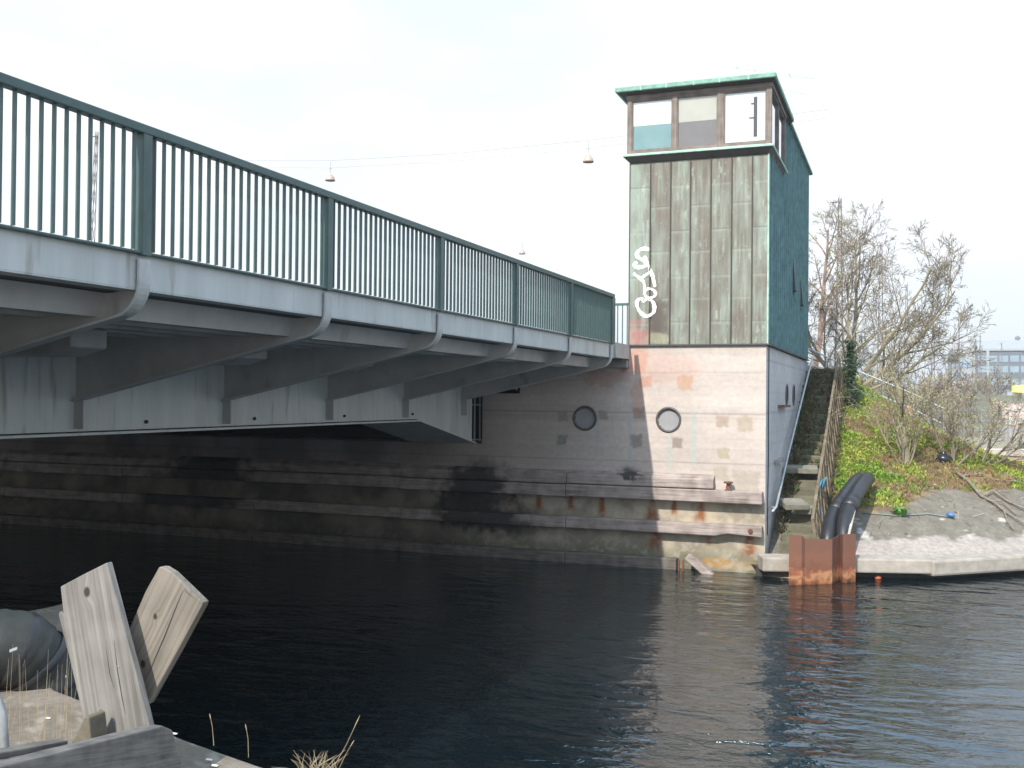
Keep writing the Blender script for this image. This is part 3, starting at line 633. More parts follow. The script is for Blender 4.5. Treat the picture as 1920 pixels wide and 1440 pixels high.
# side glazing of the cabin
sy = [CY0, CY0+.09, 23.95, 24.05, 25.22, CY1]
for a in (2, 4): MB().box((CX1-.09, sy[a], h0), (CX1, sy[a+1], 10.475)).build('window_post', M['brown_wood_v'], TW, bevel=.006)
for a in (1, 3):
    y0_, y1_ = sy[a], sy[a+1]
    f = MB(); f.box((CX1-.08, y0_, h0), (CX1-.004, y1_, wz0)); f.box((CX1-.08, y0_, wz1), (CX1-.004, y1_, 10.475))
    o = f.build('window', M['brown_wood'], TW)
    MB().box((CX1-.05, y0_, wz0), (CX1-.044, y1_, wz1)).build('pane', glassmat('side_window_glass', (.75, .82, .9), .35), o)
    MB().box((CX1-.16, y0_, wz0), (CX1-.155, y1_, wz1)).build('blind', M['white_blind'], o)
MB().box((CX0, CY0+.09, h0), (CX0+.05, CY1, 10.475)).build('cabin_side', M['brown_wood_v'], TW)
MB().box((CX0+.05, CY1-.06, h0), (CX1-.09, CY1-.01, 10.475)).build('cabin_back', M['grey_panel'], TW)
# roofs
RX0, RX1, RY0, RY1 = -.29, 3.23, CY0-.22, 26.2
MB().prism([(RX0+.02, RY0+.02, 10.605), (RX1-.02, RY0+.02, 10.605), (CX1, CY0, 10.552), (CX0, CY0, 10.552)], (0, RY1-RY0-.1, 0)).build('eaves', mat('brown_eaves', (.07, .055, .05), .8, var=.2), TW)
MB().box((RX0, RY0, 10.595), (RX1, RY1, 10.70)).build('cabin_roof', M['verdigris'], TW, bevel=.015)
jt = MB()
for i in range(1, 6): x = RX0+(RX1-RX0)*i/6+.03*math.sin(i*3); jt.box((x-.014, RY0-.005, 10.592), (x+.014, RY0+.05, 10.704))
jt.build('roof_joint', M['verdigris_light'], TW)
MB().box((TX0-.05, 26.21, 10.59), (3.16, 32.6, 10.67)).build('rear_roof', M['verdigris'], TW, bevel=.012)
b = MB(); a = on('Y', 24.6, 1437, 135); b.lathe([(.05, 10.68), (.05, 11.13), (.03, 11.14)], (a[0], 24.6, 0), 10); b.tube([(a[0]-.02, 24.6, 11.1), (a[0]-.02, 24.6, 12.1)], .006, 5)
an = b.build('antenna_mast', mat('pale_antenna', (.5, .47, .46), .5), TW)
b = MB(); p0, p1 = on('Y', 24.6, 1366, 125), on('Y', 24.6, 1530, 148); b.tube([p0, p1], .008, 5); p0, p1 = on('Y', 25.6, 1440, 163), on('Y', 25.6, 1510, 177); b.tube([p0, p1], .008, 5)
for t_ in (.1, .3, .5, .7): q_ = Vector(on('Y', 24.6, 1366+164*t_, 125+23*t_)); b.tube([q_-Vector((0, .25, 0)), q_+Vector((0, .25, 0))], .005, 4)
b.build('aerial', mat('blue_grey_aerial', (.40, .45, .55), .5), an)
# graffiti strokes sprayed across the left strips
gr = MB(); GK = [0]
def stroke(pts, wd):
    P = [on('Y', PY-.05, 1080+x/4, 400+y/4) for x, y in pts]
    S = []                                                    # smooth the hand movement
    for i in range(len(P)-1):
        p_1 = P[max(i-1, 0)]; p0 = P[i]; p1 = P[i+1]; p2 = P[min(i+2, len(P)-1)]
        for t_ in np.linspace(0, 1, 8, endpoint=False): S.append(.5*((2*p0)+(-p_1+p1)*t_+(2*p_1-5*p0+4*p1-p2)*t_**2+(-p_1+3*p0-3*p1+p2)*t_**3))
    S.append(P[-1]); L_, R_ = [], []
    for i, p in enumerate(S):
        d = S[min(i+1, len(S)-1)]-S[max(i-1, 0)]; d = d/ (np.linalg.norm(d)+1e-9); n = np.array((-d[2], 0, d[0]))*wd/2*(.92+.16*math.sin(i*.37+GK[0]*2)+.10*math.sin(i*1.3))
        L_.append(p+n); R_.append(p-n)
    GK[0] += 1; ky = GK[0]*.0007
    def yy(p): return (p[0], (PY-.0585 if min(abs(p[0]-s) for s in seams) < .02 else PY-.024)-ky, p[2])
    n = len(S); gr.add([yy(p) for p in L_]+[yy(p) for p in R_], [(i, i+1, n+i+1, n+i) for i in range(n-1)])
    for p in (S[0], S[-1]):
        c = [p+np.array((math.cos(a), 0, math.sin(a)))*wd*.5 for a in np.linspace(0, 2*math.pi, 12, endpoint=False)]; gr.add([(q[0], PY-.0243-ky-.0003*(1 if p is S[0] else 2)*.3, q[2]) for q in c], [tuple(range(12))])
stroke([(535, 268), (500, 265), (462, 285), (458, 322), (500, 350), (530, 375), (505, 398), (460, 403), (432, 388), (445, 372)], .092)
stroke([(515, 330), (545, 400), (572, 470), (588, 540)], .08)
stroke([(436, 455), (478, 487), (505, 515), (515, 570)], .074); stroke([(484, 490), (520, 462), (556, 440)], .064)
stroke([(545, 640), (515, 610), (520, 575), (560, 566), (592, 590), (588, 620), (550, 636)], .068)
stroke([(548, 640), (583, 680), (580, 740), (530, 772), (482, 742), (455, 690), (462, 650), (495, 640), (505, 655), (530, 640), (548, 640)], .082)
gr.build('graffiti', M['white_spray'], TW)
MB().box((-.75, yb1+.02, 4.62), (.028, PY-.065, 4.94)).build('deck_joint', M['steel_dirty'], br)
# short railing between bridge end and tower
sr = thing('pier_railing', 'short green railing closing the gap between bridge end and tower', 'railing', (-.4, 23.3, 4.9))
b = MB(); b.box((-1.6, 23.26, ZD+RH-.06), (-.02, 23.32, ZD+RH-.005)); b.box((-1.6, 23.27, ZD-.3), (-.02, 23.31, ZD-.27)); b.build('handrail', M['green_rail'], sr)
for i in range(12): x = -.09-i*.115; MB().box((x-.011, 23.28, ZD-.31), (x+.011, 23.30, ZD+RH-.058)).build('baluster', M['green_rail'], sr)

# ------------------------------------------------------------------ right bank
LIP = [np.array(p) for p in ((3.06, 22.05), (4.9, 22.72), (6.45, 23.22), (8.2, 24.75), (11, 27.6), (16, 33))]
la = np.array((3.1, 22.0)); lt = np.array((.877, .48)); lt = lt/np.linalg.norm(lt); ln_ = np.array((-lt[1], lt[0]))
def sdist(X, Y): return (X-la[0])*ln_[0]+(Y-la[1])*ln_[1]
def crest(X): return np.interp(X, [2, 3, 4, 5, 6, 7, 8, 9, 12, 16], [4.9, 4.8, 4.45, 3.8, 3.15, 2.6, 2.2, 1.85, 1.2, .8])
def ground(X, Y):
    X = np.asarray(X, float); Y = np.asarray(Y, float); s = sdist(X, Y)
    a = .36+.10*np.clip(s, 0, .5)+.45*np.maximum(0, s-.45); b = crest(X)
    k = .35; hh = np.clip(.5+.5*(b-a)/k, 0, 1); h = b*(1-hh)+a*hh-k*hh*(1-hh)
    back = crest(X)-.30*np.maximum(0, Y-34-(8-X)*.8); h = np.where(X > 3.6, np.minimum(h, back), h)
    rough = sstep(2.0, 3.0, s)
    h = h+rough*(.22*(fbm(X*.9, Y*.9, 81)-.5)+.09*(fbm(X*4, Y*4, 82)-.5))+.03*(fbm(X*2, Y*2, 83)-.5)
    st = 1-sstep(4.1, 4.35, X)                       # hollow for the stairway
    h = h*(1-st)+st*(np.minimum(.45+.435*(Y-23.0), 4.85)-.22+.08*fbm(X*3, Y*3, 84))
    return np.maximum(h, -.8)
def ground_col(X, Y):
    s = sdist(X, Y); n = fbm(X*1.5, Y*1.5, 85); n2 = fbm(X*5, Y*5, 86); e = s+.5*(n2-.5)+.35*(n-.5)
    c = np.ones(X.shape+(3,))*np.array((.335, .30, .27)); c = c*(.85+.3*n)[..., None]
    c = lerp(c, (.33, .33, .23), .7*(1-sstep(.2, .55, s+.2*(n2-.5))))
    right = sstep(5.6, 6.6, X)
    dirt = sstep(1.0, 1.12, s+.9*(fbm(X*2.2, Y*1.2, 87)-.5)); c = lerp(c, np.array((.15, .138, .11)), dirt*.92); c = c*(1-.25*dirt*(n2-.5)*2)[..., None]
    wh = sstep(.66, .70, fbm(X*5+Y*2, Y*1.5, 88))*sstep(.9, 1.2, s)*(1-sstep(1.7, 2.1, s)); c = lerp(c, (.6, .58, .54), wh*.8)
    soil = sstep(2.0+.9, 2.25+.9, e+ (1-right)*.9); c = lerp(c, (.15, .105, .06), soil)
    gr_ = sstep(.40, .55, n*.6+n2*.4+.05)*sstep(2.5+.9, 3.2+.9, e+(1-right)*.9); c = lerp(c, (.13, .165, .045), .9*gr_)
    dry = sstep(.52, .62, fbm(X*2.6, Y*2.6, 89))*soil; c = lerp(c, (.30, .235, .13), .6*dry); return c
gy = np.concatenate([np.arange(21.95, 36, .08), np.arange(36, 62, .4)]); gx = np.concatenate([np.arange(3.04, 10, .08), np.arange(10, 30, .6)])
def gkeep(X, Y): return sdist(X, Y) > np.where(X < 8.2, .12, .35)
gm = mat('bank_ground', (1, 1, 1), .95, var=.25, vscale=9, bump=.5, bscale=30, attr=True, bdist=.03)
o = grid('embankment', gx, gy, lambda u, v: (u, v, ground(u, v)), ground_col, gm, None, gkeep); o['kind'] = 'structure'
# concrete edge of the bank, two castings
def edge_piece(pts, zt, zb, d=.5):
    b = MB(); n = len(pts); vs = []
    for i, p in enumerate(pts):
        a = pts[max(0, i-1)]; c = pts[min(n-1, i+1)]; t_ = (c-a)/np.linalg.norm(c-a); nn = np.array((-t_[1], t_[0]))
        q_ = p+nn*d; vs += [(p[0], p[1], zb), (p[0], p[1], zt), (q_[0], q_[1], zt+.02), (q_[0], q_[1], zb-.02)]
    b.add(vs, [(i*4+j, i*4+(j+1) % 4, (i+1)*4+(j+1) % 4, (i+1)*4+j) for i in range(n-1) for j in range(4)]+[(3, 2, 1, 0), (4*n-4, 4*n-3, 4*n-2, 4*n-1)])
    return b
em = mat('pale_edge_concrete', (.345, .315, .27), .9, var=.25, vscale=4, bump=.4, bscale=40)
o = edge_piece([LIP[0], LIP[1], LIP[1]*.05+LIP[2]*.95], .44, .15).build('bank_edge', em, None, bevel=.03); tag(o, 'pale concrete bank edge running from the tower past the rusty piling', 'bank edge')
o = edge_piece([LIP[1]*.045+LIP[2]*.955-np.array((0, .03)), LIP[3], LIP[4], LIP[5]], .43, .10).build('bank_edge', em, None, bevel=.05); tag(o, 'pinkish concrete bank edge curving away at the right border', 'bank edge')
b = MB()
for i in range(5):
    p, q_ = LIP[i]+ln_*.38, LIP[i+1]+ln_*.38; b.add([(p[0], p[1], -.8), (q_[0], q_[1], -.8), (q_[0], q_[1], .2), (p[0], p[1], .2), (p[0]+ln_[0]*.3, p[1]+ln_[1]*.3, .2), (q_[0]+ln_[0]*.3, q_[1]+ln_[1]*.3, .2)], [(0, 1, 2, 3), (3, 2, 5, 4)])
o = b.build('bank_foot_wall', mat('shade_toned_concrete', (.05, .048, .04), .6)); tag(o, 'wall under the overhanging edge of the bank, coloured dark for its shade', 'wall')  # near-black colour carries the shade under the overhanging edge
tag(MB().lathe([(.02, -.05), (.06, -.03), (.075, 0), (.06, .035), (.02, .05)], (*on('Z', .03, 1646, 1083)[:2], .03), 12).build('orange_float', mat('orange_float', (.5, .12, .05), .6), smooth=True), 'small orange float bobbing below the pale concrete edge', 'float')

# stairs
st = thing('stairway', 'worn mossy concrete steps climbing between the tower and the lattice fence', 'stairs', (3.6, 23, .4))
b = MB()
for i in range(26):
    y = 22.75+i*.39; z = .45+i*.1697; j = random.uniform(-.03, .03); x1 = 4.08+random.uniform(-.05, .04)
    b.box((3.32+random.uniform(-.05, .05), y+j, z-.35), (x1, y+.46+j, z+random.uniform(-.02, .02)))
b.build('steps', M['stone_step'], st, bevel=.02)
for (px, py, Y, lx, ly, rz, tl) in ((1503, 880, 26.0, .75, .45, .1, .12), (1488, 945, 24.1, .55, .5, .5, .2), (1510, 955, 24.3, .4, .35, -.3, .15)):
    c = on('Y', Y, px, py); Mx = Matrix.Translation(c) @ Matrix.Rotation(rz, 4, 'Z') @ Matrix.Rotation(tl, 4, 'X')
    MB().box((-lx/2, -ly/2, -.07), (lx/2, ly/2, .07), Mx).build('loose_slab', mat('grey_slab', (.15, .145, .11), .95, col2=(.26, .255, .21), vscale=4, bump=.5, bscale=18), st, bevel=.02)
peb = MB()
for i in range(500):
    x = random.uniform(3.06, 3.35); y = random.uniform(27, 32.5); z = .45+.435*(y-23); r = random.uniform(.015, .04); s_ = Vector((x, y, z+random.uniform(-.05, .05)))
    peb.add([s_+Vector(d)*r for d in ((1, 0, 0), (-.8, .3, 0), (0, 1, .1), (0, -1, 0), (0, 0, .8), (.1, 0, -.8))], [(0, 2, 4), (2, 1, 4), (1, 3, 4), (3, 0, 4), (2, 0, 5), (1, 2, 5), (3, 1, 5), (0, 3, 5)])
o = peb.build('gravel', mat('pale_gravel', (.24, .235, .22), .9, var=.3)); o['kind'] = 'stuff'; o['label'] = 'pale gravel lying beside the top of the steps'; o['category'] = 'gravel'

# lattice stair fence
fn = thing('stair_fence', 'rusty brown lattice railing beside the mossy steps', 'fence', (4.15, 23, .5))
fm = wood('brown_fence_wood', (.09, .07, .05), (.22, .185, .13), 'Y', .6)
fx, fb_ = 4.02, 4.16
fy0, fy1 = 22.5, 31.2
fz = lambda y: .45+.435*(y-23.0)
MB().beam((fx, fy0, fz(fy0)+1.0), (fx, fy1, fz(fy1)+1.0), .06, .05).build('top_rail', fm, fn); MB().beam((fb_, fy0, fz(fy0)+.10), (fb_, fy1, fz(fy1)+.10), .05, .04).build('bottom_rail', fm, fn)
for y in np.arange(fy0, fy1+.1, 1.45): MB().beam((fb_+.06, y, fz(y)-.3), (fx, y, fz(y)+1.02), .06, .06, (0, 1, 0)).build('post', fm, fn)
for y in np.arange(fy0, fy1-.5, .5):
    MB().beam((fb_+.03, y, fz(y)+.08), (fx+.03, y+.42, fz(y+.42)+.98), .018, .028, (1, 0, 0)).build('lattice_bar', fm, fn); MB().beam((fb_+.055, y+.42, fz(y+.42)+.08), (fx+.055, y, fz(y)+.98), .018, .028, (1, 0, 0)).build('lattice_bar', fm, fn)
rp = MB(); a = np.array((fx, 24.1, fz(24.1)+.98))
for i in range(5):
    L_ = [(a[0]+.07*math.cos(t_)+.02*i, a[1]+.20*math.sin(t_+i)+.05*i, a[2]-.22+.26*math.cos(t_)+.015*i) for t_ in np.linspace(0, 2*math.pi, 16)]; rp.tube(L_, .018, 6)
rp.tube([(fx+.06, 24.0, fz(24)+.7), (fx+.07, 23.6, fz(24)+.2), (fx+.06, 23.2, fz(24)-.4), (fx+.08, 22.8, fz(24)-.7)], .018, 6)
tag(rp.build('rope', M['rope_blue'], None, smooth=True), 'blue rope coiled round the stair fence and trailing down', 'rope')

ws = MB(); rg = random.Random(77)
for i in range(2600):
    y = 23.4+9*rg.random()**.7; x = rg.choice((rg.uniform(3.1, 4.1), rg.gauss(3.28, .1), rg.gauss(4.05, .08), rg.gauss(4.05, .08)))
    if x < 3.07 or (y < 26 and abs(x-3.7) < .28): continue
    z = .45+.4352*(y-22.85); h = rg.uniform(.05, .2); a = rg.uniform(0, 6.283); dx, dy = math.cos(a), math.sin(a); w_ = rg.uniform(.012, .035); p = Vector((x, y, z-.06))
    c = (rg.uniform(.05, .10), rg.uniform(.08, .14), .025) if rg.random() < .45 else (rg.uniform(.09, .17), rg.uniform(.07, .12), .05)
    ws.add([p+Vector((-dy*w_*.4, dx*w_*.4, 0)), p+Vector((dy*w_*.4, -dx*w_*.4, 0)), p+Vector((dx*h*.5+dy*w_, dy*h*.5-dx*w_, h*.8)), p+Vector((dx*h, dy*h, h)), p+Vector((dx*h*.5-dy*w_, dy*h*.5+dx*w_, h*.8))], [(0, 1, 2, 3, 4)], c)
o = ws.build('step_weeds', M['leaf_paint']); o['kind'] = 'stuff'; o['label'] = 'dark weeds and dead leaves growing over the steps'; o['category'] = 'weeds'
# sheet pile box
sp = MB()
prof = [(1480, 1097), (1503, 1097.6), (1509, 1096.4), (1560, 1095), (1566, 1091), (1575, 1088.5), (1580, 1093), (1604, 1091)]
PP = [on('Z', 0, *p)[:2] for p in prof]
def sheet(P, zt, zb, th=.012):
    n = len(P); vs = []
    for i, p in enumerate(P):
        a, c = P[max(0, i-1)], P[min(n-1, i+1)]; t_ = (c-a)/np.linalg.norm(c-a); nn = np.array((-t_[1], t_[0]))*th; q_ = p+nn
        vs += [(p[0], p[1], zb), (p[0], p[1], zt[i]), (q_[0], q_[1], zt[i]), (q_[0], q_[1], zb)]
    return vs, [(i*4+j, i*4+(j+1) % 4, (i+1)*4+(j+1) % 4, (i+1)*4+j) for i in range(n-1) for j in range(4)]+[(3, 2, 1, 0), (4*n-4, 4*n-3, 4*n-2, 4*n-1)]
SPt = thing('sheet_piling', 'rusty steel sheet pile box standing in the water by the black pipes', 'sheet piling', (4.2, 22, 0))
rm, rt, rpn = newmat('rust_graded'); N_, L_ = rt.nodes.new, rt.links.new
tcn = N_('ShaderNodeTexCoord'); sx = N_('ShaderNodeSeparateXYZ'); L_(tcn.outputs['Object'], sx.inputs[0])
nn1 = N_('ShaderNodeTexNoise'); nn1.inputs['Scale'].default_value = 7; nn1.inputs['Detail'].default_value = 8; L_(tcn.outputs['Object'], nn1.inputs['Vector'])
ma = N_('ShaderNodeMath'); ma.operation = 'MULTIPLY_ADD'; ma.inputs[1].default_value = .55; L_(nn1.outputs['Fac'], ma.inputs[0]); L_(sx.outputs['Z'], ma.inputs[2])
cr = N_('ShaderNodeValToRGB'); e = cr.color_ramp.elements; e[0].position = .22; e[0].color = (.06, .03, .02, 1); e[1].position = 1.0; e[1].color = (.17, .08, .052, 1)
for p_, c_ in ((.34, (.25, .085, .028)), (.46, (.38, .21, .11)), (.52, (.30, .10, .04)), (.60, (.16, .07, .042)), (.8, (.20, .085, .05))): q_ = e.new(p_); q_.color = (*c_, 1)
L_(ma.outputs[0], cr.inputs[0]); L_(cr.outputs[0], rpn.inputs['Base Color']); rpn.inputs['Roughness'].default_value = .85
bpn = N_('ShaderNodeBump'); bpn.inputs['Strength'].default_value = .5; bpn.inputs['Distance'].default_value = .02; L_(nn1.outputs['Fac'], bpn.inputs['Height']); L_(bpn.outputs[0], rpn.inputs['Normal'])
zt = [1.02, 1.01, .93, .91, .92, .96, 1.0, .985]
vs, f_ = sheet(PP, zt, -1); MB().add(vs, f_).build('front_sheet', rm, SPt)
bl_ = [PP[0], PP[0]+np.array((-.02, .35)), PP[0]+np.array((-.08, .9))]; vs, f_ = sheet(bl_, [.98, .9, .8], -1); MB().add(vs, f_).build('side_sheet', rm, SPt)
br_ = [PP[-1], PP[-1]+np.array((-.04, .3)), PP[-1]+np.array((-.3, .85))]; vs, f_ = sheet(br_, [.98, .9, .8], -1); MB().add(vs, f_).build('side_sheet', rm, SPt)

# black pipes
def pipe(pts, r, label):
    t_ = thing('outfall_pipe', label, 'pipe', tuple(pts[0]), 'pipes running down into the sheet piling')
    S = []
    for i in range(len(pts)-1):
        p_1, p0, p1, p2 = [np.array(pts[max(0, min(len(pts)-1, j))]) for j in (i-1, i, i+1, i+2)]
        for u in np.linspace(0, 1, 8, endpoint=False): S.append(.5*((2*p0)+(-p_1+p1)*u+(2*p_1-5*p0+4*p1-p2)*u**2+(-p_1+3*p0-3*p1+p2)*u**3))
    S.append(np.array(pts[-1])); MB().tube(S, r, 20).build('pipe_body', M['black_pipe'], t_, smooth=True)
    k = len(S)//2; MB().tube([S[k-2], S[k], S[k+2]], r*1.09, 20).build('collar', M['black_pipe'], t_, smooth=True)
def gp(Y, px, py, lift=0): q_ = on('Y', Y, px, py); return (q_[0], q_[1], q_[2]+lift)
pipe([gp(22.95, 1549, 1060), gp(23.05, 1552, 1010), gp(23.6, 1560, 970), gp(24.6, 1582, 934), gp(25.8, 1603, 905), gp(26.6, 1612, 897)], .155, 'left of the two black pipes, lying closer to the lattice fence')
pipe([gp(22.95, 1578, 1062), gp(23.05, 1581, 1012), gp(23.5, 1587, 965), gp(24.3, 1604, 930), gp(25.4, 1620, 905), gp(26.2, 1627, 898)], .165, 'right of the two black pipes, casting its shadow on the concrete slope')
pst = MB(); a = on('Y', 22.75, 1590, 1010); c = on('Y', 23.6, 1602, 958); pst.beam(a, c, .05, .05); tag(pst.build('stake', M['board_grey'], None), 'pale thin stake leaning beside the right black pipe', 'stake')
# rope with a blue float
pts = [(1618, 964), (1650, 967), (1680, 970), (1710, 968), (1740, 966), (1765, 970), (1782, 973)]
def on_ground(px, py, lift=0):
    d = ray(px, py); lo = 15.0
    for t_ in np.arange(18, 60, .02):
        p = CAM+t_*d
        if p[2] <= ground(p[0], p[1]): return np.array((p[0], p[1], ground(p[0], p[1])+lift))
    return CAM+30*d
RP = [on_ground(x, y, .03) for x, y in pts]
rt_ = thing('mooring_rope', 'thin grey rope lying across the concrete slope to a blue float', 'rope', tuple(RP[0])); MB().tube(RP, .016, 6).build('line', mat('grey_green_rope', (.20, .25, .23), .8), rt_, smooth=True)
q_ = RP[-1]; MB().tube([q_+np.array((-.09, 0, .05)), q_+np.array((-.04, 0, .06)), q_+np.array((.05, -.03, .05)), q_+np.array((.09, -.05, .03))], [.03, .06, .055, .02], 10).build('float', M['blue_plastic'], rt_, smooth=True)

# ------------------------------------------------------------------ trees and shrubs
def branch(mb, p, d, r, L, lvl, prm, tips, rng):
    n = prm['seg'][min(lvl, len(prm['seg'])-1)]; P = [Vector(p)]; R = [r]; d = Vector(d).normalized()
    for i in range(n):
        d = (d+Vector((rng.uniform(-1, 1), rng.uniform(-1, 1), rng.uniform(-1, 1)))*prm['wig']+Vector((0, 0, prm['up']))).normalized()
        P.append(P[-1]+d*L/n); R.append(max(prm['minr'], r*(1-(i+1)/n*prm['tap'])))
    mb[0 if lvl < prm.get('trunk_lv', 1) else 1].tube(P, R, 6 if lvl == 0 else (4 if lvl == 1 else 3), caps=False)
    if lvl >= prm['lv']: tips.append(P[-1]); tips.append(P[len(P)//2]); return
    k = prm['kids'][min(lvl, len(prm['kids'])-1)]
    for j in range(k):
        t_ = prm['start']+(1-prm['start'])*(j+rng.random())/k; i = min(n-1, int(t_*n)); q = P[i].lerp(P[i+1], t_*n-i)
        ax = (P[i+1]-P[i]).normalized(); per = ax.orthogonal().normalized(); per.rotate(Matrix.Rotation(rng.uniform(0, 6.283), 3, ax))
        a = math.radians(rng.uniform(*prm['ang'])); nd = ax*math.cos(a)+per*math.sin(a)
        branch(mb, q, nd, max(prm['minr'], R[i]*prm['rr']), L*prm['lr']*rng.uniform(.7, 1.15)*(1-.35*t_), lvl+1, prm, tips, rng)
def tree(name, label, cat, base, stems, prm, mt, seed, group=None, buds=0, budsize=.035, budmat='bud', twig=None):
    rng = random.Random(seed); t_ = thing(name, label, cat, tuple(base), group); mb = (MB(), MB()); tips = []
    for (dx, dy, dz, L, r) in stems: branch(mb, Vector(base)+Vector((dx*.12, dy*.12, -.15)), (dx, dy, dz), r, L, 0, prm, tips, rng)
    mb[0].build('trunk', M[mt], t_); mb[1].build('crown', M[twig or mt], t_)
    if buds:
        lb = MB(); T_ = tips
        for i in range(buds):
            q = rng.choice(T_)+Vector((rng.gauss(0, .07), rng.gauss(0, .07), rng.gauss(0, .07))); s_ = budsize*.7*rng.uniform(.5, 1.4)
            a = Vector((rng.uniform(-1, 1), rng.uniform(-1, 1), rng.uniform(-1, 1))).normalized(); b_ = a.orthogonal().normalized()
            lb.add([q-a*s_, q+b_*s_*.6, q+a*s_, q-b_*s_*.6], [(0, 1, 2, 3)])
        lb.build('foliage', M[budmat], t_)
    return t_
TP = dict(seg=[7, 5, 4, 3, 2], wig=.17, up=.03, tap=.75, lv=4, kids=[9, 7, 6, 4], start=.22, ang=(25, 58), rr=.52, lr=.55, minr=.0065, trunk_lv=2)
g0 = ground(4.3, 37)
tree('bare_tree', 'big multi-stemmed bare tree with wide arching branches on the bank', 'tree', (3.95, 37.5, 4.0), [(-.5, 0, 1, 5.0, .10), (.05, .1, 1, 5.3, .11), (.45, 0, 1, 5.2, .09), (1.15, .1, .95, 4.9, .10), (-.15, -.2, 1, 4.3, .08), (1.6, -.1, .72, 3.8, .07), (-.95, .1, 1, 4.0, .07)], TP, 'bark_pale', 3, buds=2200, budsize=.035, twig='bark')
tree('bare_tree', 'bare tree with straight reddish trunk half hidden by the copper tower', 'tree', (2.05, 47.5, 4.7), [(.03, 0, 1, 6.9, .17)], dict(TP, kids=[12, 6, 5, 3], start=.28, ang=(25, 55), lr=.42, minr=.009), 'bark_red', 5, buds=1500, budsize=.05, twig='bark')
BP = dict(TP, lv=3, kids=[6, 5, 4], minr=.005, start=.15, lr=.6, ang=(20, 55), wig=.16)
def fan(n, h, spread, r, rng): return [(math.cos(a)*spread*rng.uniform(.3, 1), math.sin(a)*spread*rng.uniform(.3, 1), 1, h*rng.uniform(.65, 1.05), r*rng.uniform(.6, 1)) for a in [6.283*i/n for i in range(n)]]
R_ = random.Random(4)
b1 = on_ground(1697, 872)
tree('shrub', 'tall sprouting willow shrub with pale stems in the middle of the grassy bank', 'shrub', tuple(b1), [(0, 0, 1, 2.9, .10)]+fan(7, 2.5, .55, .032, R_), dict(BP, kids=[5, 4, 3], wig=.22), 'bark_pale', 11, buds=1100, budsize=.03)
b2 = on_ground(1785, 868)
tree('shrub', 'low spreading bare shrub on a single thin stem right of the willow', 'shrub', tuple(b2), [(.1, 0, 1, 1.9, .045), (-.4, .1, 1, 1.9, .04), (.6, 0, 1, 1.8, .04), (.1, .5, 1, 1.7, .035)], dict(BP, kids=[7, 6, 4]), 'bark', 12, buds=1600, budsize=.03)
b3 = on_ground(1836, 866)
tree('shrub', 'sparse bare shrub leaning over the water at the end of the bank', 'shrub', tuple(b3), [(.9, 0, .8, 1.9, .04), (.3, 0, 1, 2.0, .05), (-.3, .2, 1, 1.8, .04), (1.4, 0, .35, 1.4, .03)], dict(BP, kids=[7, 6, 4]), 'bark', 13, buds=1200, budsize=.028)
b4 = (5.0, 39.0, 3.5)
tree('shrub', 'brown thicket shrub filling the crest behind the handrail', 'shrub', b4, fan(6, 2.3, .8, .04, R_), BP, 'bark_pale', 14, buds=1500, budsize=.03)
tree('shrub', 'reddish brown thicket shrub in front of the office block', 'shrub', (6.2, 41.0, 3.0), fan(7, 2.6, .8, .04, R_), BP, 'bark_red', 15, buds=600, budsize=.03)
tree('shrub', 'small brown shrub at the right of the crest thicket', 'shrub', (7.4, 40.0, 2.4), fan(5, 2.1, .8, .035, R_), BP, 'bark_red', 16, buds=500, budsize=.03)
tree('shrub', 'greyish thicket shrub under the big bare tree', 'shrub', (3.6, 40.5, 4.0), fan(8, 2.6, .7, .04, R_), BP, 'bark', 17, buds=1200, budsize=.03)
# ivy-clad post of foliage at the head of the stairs
iv = thing('ivy_bush', 'narrow dark evergreen bush at the head of the steps', 'bush', (4.32, 31.2, 3.6)); MB().tube([(4.32, 31.2, 3.2), (4.3, 31.2, 5.2)], [.05, .02], 6).build('stem', M['bark'], iv)
lb = MB(); rg = random.Random(2)
for i in range(3400):
    z = rg.uniform(3.35, 5.45); rr = abs(rg.gauss(0, .17))*(1.2-.75*(z-3.35)/2.1)*(.7+.6*math.sin(z*4.1+1)**2); a = rg.uniform(0, 6.283); q = Vector((4.34+rr*math.cos(a), 31.2+rr*math.sin(a), z)); s_ = rg.uniform(.02, .055)
    a_ = Vector((rg.uniform(-1, 1), rg.uniform(-1, 1), rg.uniform(-1, 1))).normalized(); b_ = a_.orthogonal().normalized(); lb.add([q-a_*s_, q+b_*s_*.6, q+a_*s_, q-b_*s_*.6], [(0, 1, 2, 3)])
lb.build('foliage', M['ivy'], iv)
